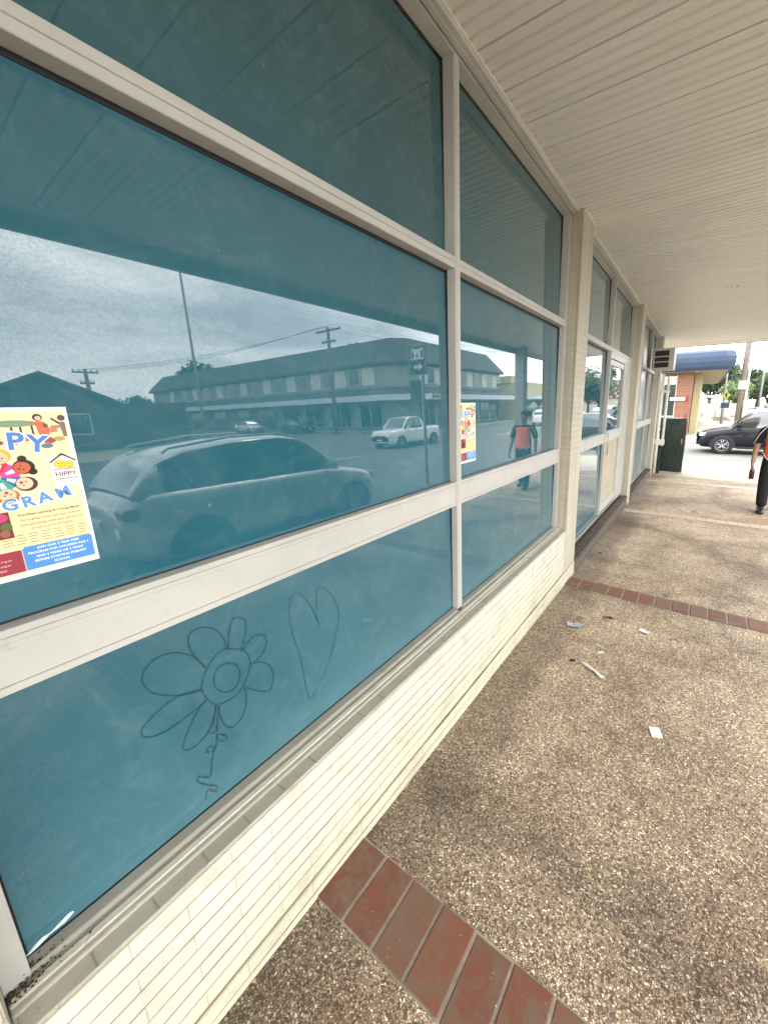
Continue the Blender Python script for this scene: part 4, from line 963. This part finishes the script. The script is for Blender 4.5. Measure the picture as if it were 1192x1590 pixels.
# ------------------------------------------------------------------ poles, signs
up = thing('utility_pole', 'weathered timber utility pole with white conduit and tag at the kerb behind the dark hatchback', 'utility pole', (2.70, 28.3, gz(28)))
b = MB(); b.tube([(0, 0, 0), (0, 0, 3.5), (0.02, 0, 9.5)], [.16, .145, .11], 'timber_pole', 14); b.build('shaft', up)
b = MB(); b.tube([(.22, -.05, 0), (.22, -.05, 7)], .055, 'white_paint', 10); b.build('conduit', up)
b = MB(); b.box((-.2, -.22, 2.6), (.18, -.17, 3.05), 'paper', .005); b.box((.14, -.2, .9), (.36, -.1, 1.6), 'grey_metal', .01); b.build('tag_plate', up)
lp = thing('street_light', 'tall street light behind the pole with a short arm', 'street light', (5.2, 46, gz(30)))
b = MB(); b.tube([(0, 0, 0), (0, 0, 7.6), (-.2, 0, 8.1), (-.9, 0, 8.3)], [.09, .06, .05, .045], 'steel_pole', 10); b.build('pole', lp)
b = MB(); b.box((-1.4, -.12, 8.24), (-.85, .12, 8.36), 'grey_metal', .03); b.build('lamp_head', lp)
dup(lp, (26.2, 12.6, gz(12)), math.pi, 'tall slender light pole reflected left of centre against the sky', (1, 1, 1.5))
lp2 = dup(lp, (2.35, 41.5, gz(30)), 0, 'slim steel post among the leaves left of the timber pole', (1, 1, .62))
wsn = thing('warning_sign', 'yellow diamond warning sign on a grey post by the verge', 'road sign', (2.45, 40.5, gz(30)))
b = MB(); b.tube([(0, 0, 0), (0, 0, 2.9)], .03, 'steel_pole', 8); b.build('post', wsn)
b = MB(); b.prism([(0, 2.08), (.32, 2.4), (0, 2.72), (-.32, 2.4)], 'Y', -.045, -.03, 'sign_yellow'); b.build('diamond_plate', wsn)
b = MB(); b.prism([(-.05, 2.25), (.05, 2.25), (.05, 2.45), (.12, 2.45), (0, 2.62), (-.12, 2.45), (-.05, 2.45)], 'Y', -.05, -.046, 'black_plastic'); b.build('arrow_symbol', wsn)
b = MB(); b.box((-.3, -.05, 1.35), (.3, -.03, 1.8), 'sign_blue', .003); b.build('blue_plate', wsn)

def tpole(loc, h, label, arm='Y', arms=1.6):
    r = thing('power_pole', label, 'power pole', loc, 0, 'power poles across the road')
    b = MB(); b.tube([(0, 0, 0), (0, 0, h)], [.19, .13], 'timber_pole', 10); b.build('shaft', r)
    for z in (h - .35, h - 1.3):
        b = MB(); a = arms if z > h - 1 else arms * .55
        if arm == 'Y': b.box((-.07, -a, z), (.07, a, z + .14), 'timber_pole', .01)
        else: b.box((-a, -.07, z), (a, .07, z + .14), 'timber_pole', .01)
        for q in (-.92, -.45, .45, .92):
            p = (0, q * a) if arm == 'Y' else (q * a, 0); b.tube([(p[0], p[1], z + .12), (p[0], p[1], z + .36)], [.06, .045], 'white_paint', 6)
        b.build('crossarm', r)
    return r
tpole((27.2, 24.6, gz(20)), 9.5, 'timber power pole with crossarms in front of the mansard roof, reflected', 'X', 1.6)
tpole((45, 12.0, gz(12)), 6.5, 'small power pole with one crossarm beside the gable, reflected', 'Y', .9)
wr = thing('power_lines', 'overhead wires strung between the power poles across the road', 'wires', (0, 0, 0))
for k, q in enumerate((-1.47, -.72, .72, 1.47)):
    P0 = Vector((27.2 + q, 24.6, 9.35)); P1 = Vector((16 + q, 60, 9.6)); P2 = Vector((45, 12 + q * .6, 6.2))
    for A, B, sag in ((P0, P1, .9), (P0, P2, .7)):
        b = MB(); b.tube([A.lerp(B, t / 10) - Vector((0, 0, sag * 4 * (t / 10) * (1 - t / 10))) for t in range(11)], .010, 'black_plastic', 5); b.build('wire', wr)
for k in range(3):
    b = MB(); A = Vector((2.7, 28.3, 8.9 - k * .3)); B = Vector((9 + k, 110, 9.6)); b.tube([A.lerp(B, t / 8) - Vector((0, 0, 1.2 * 4 * (t / 8) * (1 - t / 8))) for t in range(9)], .02, 'black_plastic', 5); b.build('wire', wr)

tsg = thing('toilet_sign', 'blue sign with white toilet figures and arrow on a kerb post, reflected', 'sign', (3.50, 6.32, gz(6.3)))
b = MB(); b.tube([(-.06, 0.03, 0), (-.06, 0.03, 3.05)], .03, 'steel_pole', 10); b.build('post', tsg)
Z0 = 2.36 - gz(6.3)
b = MB(); b.box((-.19, 0, Z0), (.26, .012, Z0 + .58), 'sign_blue', .003); b.build('panel', tsg)
b = MB(); y_ = -.002
def q2(pts, dy=0): b.face([(p[0] + .035, y_ - dy, Z0 + p[1]) for p in pts], 'white_paint')
for t in ((-.20, .008), (-.20, .564)): q2([(t[0], t[1]), (.20, t[1]), (.20, t[1] + .008), (t[0], t[1] + .008)])
for u in (-.20, .192): q2([(u, .008), (u + .008, .008), (u + .008, .572), (u, .572)])
q2([(-.155, .30), (.155, .30), (.155, .49), (.09, .545), (.09, .50), (-.09, .50), (-.09, .545), (-.155, .49)])
q2([(.10, .13), (-.03, .13), (-.03, .08), (-.13, .16), (-.03, .24), (-.03, .19), (.10, .19)])
k = b.mi('sign_blue')
for u in (-.115, .115):
    for pts in ([(u - .02, .33), (u + .02, .33), (u + .028, .43), (u + .02, .45), (u - .02, .45), (u - .028, .43)], [(u - .014, .458), (u + .014, .458), (u + .014, .485), (u - .014, .485)]):
        b.face([(p[0] + .035, y_ - .002, Z0 + p[1]) for p in pts], 'sign_blue')
rr = [(.0 + .035 * math.cos(t * math.pi / 6), .37 + .035 * math.sin(t * math.pi / 6)) for t in range(12)]
b.face([(p[0] + .035, y_ - .002, Z0 + p[1]) for p in rr], 'sign_blue'); b.face([(.04 + .018 * math.cos(t), y_ - .004, Z0 + .375 + .018 * math.sin(t)) for t in [i * math.pi / 5 for i in range(10)]], 'white_paint')
b.build('symbol', tsg, False)
b = MB(); b.box((-.05, .05, Z0 - .55), (.30, .065, Z0 - .09), 'dark_metal', .003); b.build('parking_plate', tsg)

# ------------------------------------------------------------------ trees
def tree(loc, h, rad, label, leaf='leaves_dark', n=2600, trunk_h=None, ls=.28, seed=1, squash=.8, group='street trees'):
    rg = random.Random(seed); r = thing('tree', label, 'tree', loc, 0, group)
    th = trunk_h or h * .35
    b = MB(); b.tube([(0, 0, -.1), (.05, .02, th * .6), (0, .05, th), (.1, 0, h * .7)], [h * .035, h * .028, h * .022, h * .008], 'bark', 8)
    limbs = []
    for k in range(6):
        a = k * 1.05 + rg.uniform(-.3, .3); e = Vector((math.cos(a) * rad * .6, math.sin(a) * rad * .6, h * rg.uniform(.55, .85)))
        b.tube([(0, .03, th * rg.uniform(.7, 1)), (e.x * .5, e.y * .5, (th + e.z) / 2), tuple(e)], [h * .014, h * .009, h * .004], 'bark', 6); limbs.append(e)
    b.build('trunk', r)
    b = MB(); kx = b.mi(leaf); cl = []
    for k in range(26):
        v = Vector((rg.gauss(0, 1), rg.gauss(0, 1), rg.gauss(0, 1))).normalized() * rg.uniform(.35, 1.0)
        cl.append((Vector((v.x * rad, v.y * rad, th + (h - th) * (.5 + v.z * .5 * squash) )), rad * rg.uniform(.22, .42)))
    for i in range(n):
        c, cr_ = cl[rg.randrange(len(cl))]; v = Vector((rg.gauss(0, 1), rg.gauss(0, 1), rg.gauss(0, .8))).normalized() * cr_ * rg.uniform(.5, 1.08)
        p = c + v; u = Vector((rg.gauss(0, 1), rg.gauss(0, 1), rg.gauss(0, 1))).normalized(); w = u.orthogonal().normalized(); s = ls * rg.uniform(.5, 1.2)
        f = b.bm.faces.new([b.bm.verts.new(p + u * s), b.bm.verts.new(p + w * s * .6), b.bm.verts.new(p - u * s), b.bm.verts.new(p - w * s * .6)]); f.material_index = kx
    b.build('crown', r, False)
    return r
ZG = gz(30)
t1 = tree((1.6, 74, ZG), 8.5, 4.6, 'large dark tree filling the gap under the blue awning', seed=2, n=5200, ls=.30, trunk_h=2.4)
tree((4.4, 66, ZG), 5.0, 1.7, 'light green young tree left of the timber pole', 'leaves_light', 1300, seed=9, ls=.2, trunk_h=1.6)
t2 = tree((10.6, 92, ZG), 7.6, 3.8, 'dark tree at the right picture edge beyond the cars', seed=4, n=3600, ls=.3, trunk_h=1.8)
dup(t2, (-3.6, 78, ZG), 1.2, 'dark tree half hidden by the brick shop', (1.1, 1.1, 1.05))
dup(t1, (8.0, 125, ZG), 2.2, 'distant tree behind the red roofed house', (1, 1, .62))
dup(t2, (16.6, 84, ZG), .6, 'round dark tree up the road, reflected in the second bay', (1.35, 1.35, 1.25))
dup(t1, (22.5, 100, ZG), .9, 'broad dark tree at the end of the road', (1.2, 1.2, .9))
dup(t2, (12.5, 130, ZG), 2.6, 'far tree closing the end of the road', (1.6, 1.6, 1.3))
dup(t1, (59, 60, ZG), 2.0, 'tree crown rising behind the mansard roof, reflected', (2.0, 2.0, 1.92))
dup(t1, (118, 58, ZG), 1.0, 'low tree behind the far end of the mansard roof', (1.6, 1.6, 2.1))
dup(t2, (52, 17, ZG), 1.0, 'scrubby tree behind the boundary fence, reflected', (.6, .6, .62))
dup(t1, (-8, 95, ZG), 1.0, 'dark tree behind the white carport', (1.3, 1.3, .9))

# ------------------------------------------------------------------ person
def skin_mesh(verts, edges, radii, root=0, lvl=2):
    me = bpy.data.meshes.new('sk'); me.from_pydata(verts, edges, []); o = bpy.data.objects.new('sk', me); COL.objects.link(o)
    o.modifiers.new('s', 'SKIN'); sd_ = me.skin_vertices[0].data
    for i, r in enumerate(radii): sd_[i].radius = (r, r) if not hasattr(r, '__len__') else r
    sd_[root].use_root = True
    md = o.modifiers.new('u', 'SUBSURF'); md.levels = lvl; md.render_levels = lvl
    dg = bpy.context.evaluated_depsgraph_get(); dg.update(); out = bpy.data.meshes.new_from_object(o.evaluated_get(dg)); bpy.data.objects.remove(o); return out
def chain(parts):
    V, E, Rr = [], [], []
    for start, pts in parts:
        prev = start
        for p, r in pts:
            V.append(p); Rr.append(r)
            if prev is not None: E.append((prev, len(V) - 1))
            prev = len(V) - 1
    return V, E, Rr
PY = 8.15
pp = thing('person', 'person in orange and black work shirt and black trousers walking with a bottle', 'person', (2.05, PY, gz(8)), R_(-4))
# x right in the picture, faces -y
parts = [(None, [((0, 0, .93), (.15, .105)), ((0, .01, 1.10), (.135, .10)), ((0, .015, 1.28), (.15, .105)), ((0, .01, 1.39), (.085, .07)), ((0, -.005, 1.47), (.052, .055)), ((0, -.02, 1.55), (.068, .085)), ((0, -.012, 1.63), (.072, .088)), ((0, -.002, 1.68), (.045, .055))])]
V, E, Rr = chain(parts)
def add(start, pts):
    prev = start
    for p, r in pts:
        V.append(p); Rr.append(r); E.append((prev, len(V) - 1)); prev = len(V) - 1
    return prev
for s in (-1, 1):
    a = add(2, [((s * .10, .012, 1.37), .06), ((s * .19, .012, 1.37), .056), ((s * .245, .03, 1.20), .050), ((s * .27, .02, 1.06), .044), ((s * .288, -.05, .92), .038), ((s * .295, -.10, .80), (.026, .030)), ((s * .30, -.115, .755), (.020, .036))])
    for k in range(4):
        dy_ = -.028 + k * .018; L_ = (.85, 1, .95, .75)[k]
        add(a, [((s * .302, -.115 + dy_, .715), .0095), ((s * .286, -.118 + dy_, .715 - .030 * L_), .009), ((s * .268, -.112 + dy_, .715 - .050 * L_), .008)])
    add(a, [((s * .290, -.150, .745), .010), ((s * .272, -.162, .715), .0085)])
    st_ = -1 if s < 0 else 1
    y1 = -.10 if s < 0 else .07; y2 = -.14 if s < 0 else .20
    add(0, [((s * .085, 0, .86), .088), ((s * .095, y1 * .5, .66), .074), ((s * .10, y1, .47), .056), ((s * .10, (y1 + y2) / 2, .30), .052), ((s * .10, y2, .09), .036), ((s * .11, y2 - .08, .05), (.034, .026)), ((s * .115, y2 - .15, .035), (.028, .018))])
me = skin_mesh(V, E, Rr)
b = MB(); b.mesh(me, Matrix.Identity(4), 'skin')
for s in (-1, 1):
    b.ball((s * .027, -.096, 1.615), .010, 'white_piping', 8, (1.2, .6, .7)); b.ball((s * .027, -.102, 1.615), .005, 'hair', 6)
    b.ball((s * .074, .0, 1.60), .022, 'skin', 8, (.4, .8, 1.2)); b.tube([(s * .012, -.1, 1.64), (s * .042, -.094, 1.642)], .004, 'hair', 5)
b.tube([(0, -.098, 1.625), (0, -.122, 1.585), (0, -.104, 1.575)], [.006, .012, .008], 'skin', 8); b.tube([(-.022, -.100, 1.548), (0, -.107, 1.546), (.022, -.100, 1.548)], [.003, .006, .003], 'lamp_red', 6)
o = b.build('body', pp)
for p in o.data.polygons: p.use_smooth = True
b = MB(); b.ball((0, .018, 1.648), .094, 'hair', 16, (.92, 1.02, .86)); b.ball((0, .085, 1.57), .06, 'hair', 12, (1.1, .8, 1.3)); b.build('hair', pp)
# shirt
SV, SE, SR = chain([(None, [((0, 0, .84), (.205, .15)), ((0, .005, .98), (.20, .145)), ((0, .01, 1.12), (.185, .135)), ((0, .015, 1.28), (.185, .128)), ((0, .01, 1.385), (.105, .088)), ((0, .0, 1.43), (.068, .066))])])
V, E, Rr = SV, SE, SR
for s in (-1, 1): add(3, [((s * .11, .012, 1.365), .075), ((s * .195, .012, 1.365), .072), ((s * .25, .028, 1.21), .068), ((s * .275, .024, 1.10), .066)])
me = skin_mesh(V, E, Rr)
b = MB(); b.mesh(me, Matrix.Identity(4), 'black_cloth'); k = b.mi('orange_cloth'); kw = b.mi('white_piping')
bmesh.ops.recalc_face_normals(b.bm, faces=b.bm.faces)
for f in b.bm.faces:
    c = f.calc_center_median(); f.smooth = True; lim = .165 if c.z > 1.0 else .165 - (1.0 - c.z) * .12
    if abs(c.x) < lim and f.normal.y < .1 and .80 < c.z < 1.36: f.material_index = k
b.build('shirt', pp)
b = MB()
for s in (-1, 1):
    b.tube([(s * .185, -.055, 1.40), (s * .262, -.035, 1.28), (s * .318, -.02, 1.12)], .006, 'white_piping', 6); b.tube([(s * .10, -.14, .86), (s * .16, -.12, .93), (s * .20, -.07, 1.0)], .005, 'white_piping', 6)
b.build('shirt_piping', pp)
V, E, Rr = chain([(None, [((0, 0, 1.0), (.15, .115)), ((0, 0, .90), (.17, .125))])])
for s in (-1, 1):
    y1 = -.10 if s < 0 else .07; y2 = -.14 if s < 0 else .20
    add(1, [((s * .09, 0, .82), .108), ((s * .10, y1 * .5, .64), .100), ((s * .105, y1, .45), .092), ((s * .105, (y1 + y2) / 2, .28), .085), ((s * .105, y2, .085), .078)])
me = skin_mesh(V, E, Rr); b = MB(); b.mesh(me, Matrix.Identity(4), 'black_cloth'); o = b.build('trousers', pp)
for p in o.data.polygons: p.use_smooth = True
for s in (-1, 1):
    y2 = -.14 if s < 0 else .20; b = MB(); x = s * .11
    rings = []
    for yy, w, h in ((.09, .034, .06), (.06, .048, .12), (0, .052, .14), (-.06, .054, .10), (-.13, .058, .08), (-.19, .050, .065), (-.225, .028, .045)):
        rings.append([(x + w * math.cos(t), y2 + yy, .004 + h / 2 * (1 + math.sin(t))) for t in [i * math.pi / 6 for i in range(12)]])
    b.loft(rings, 'shoe_leather'); b.build('shoe', pp)
bt = thing('water_bottle', 'dark purple bottle held low in the hand of the person', 'bottle', (2.05 - .295, PY - .10, gz(8) + .54))
b = MB(); b.loft([[(q * math.cos(t), q * math.sin(t), z) for t in [i * math.pi / 8 for i in range(16)]] for q, z in ((.030, 0), (.036, .01), (.037, .13), (.034, .155), (.022, .175), (.020, .19))], 'bottle_purple'); b.build('body', bt)
b = MB(); b.tube([(0, 0, .188), (0, 0, .215)], .023, 'bottle_lid', 12); b.build('lid', bt)
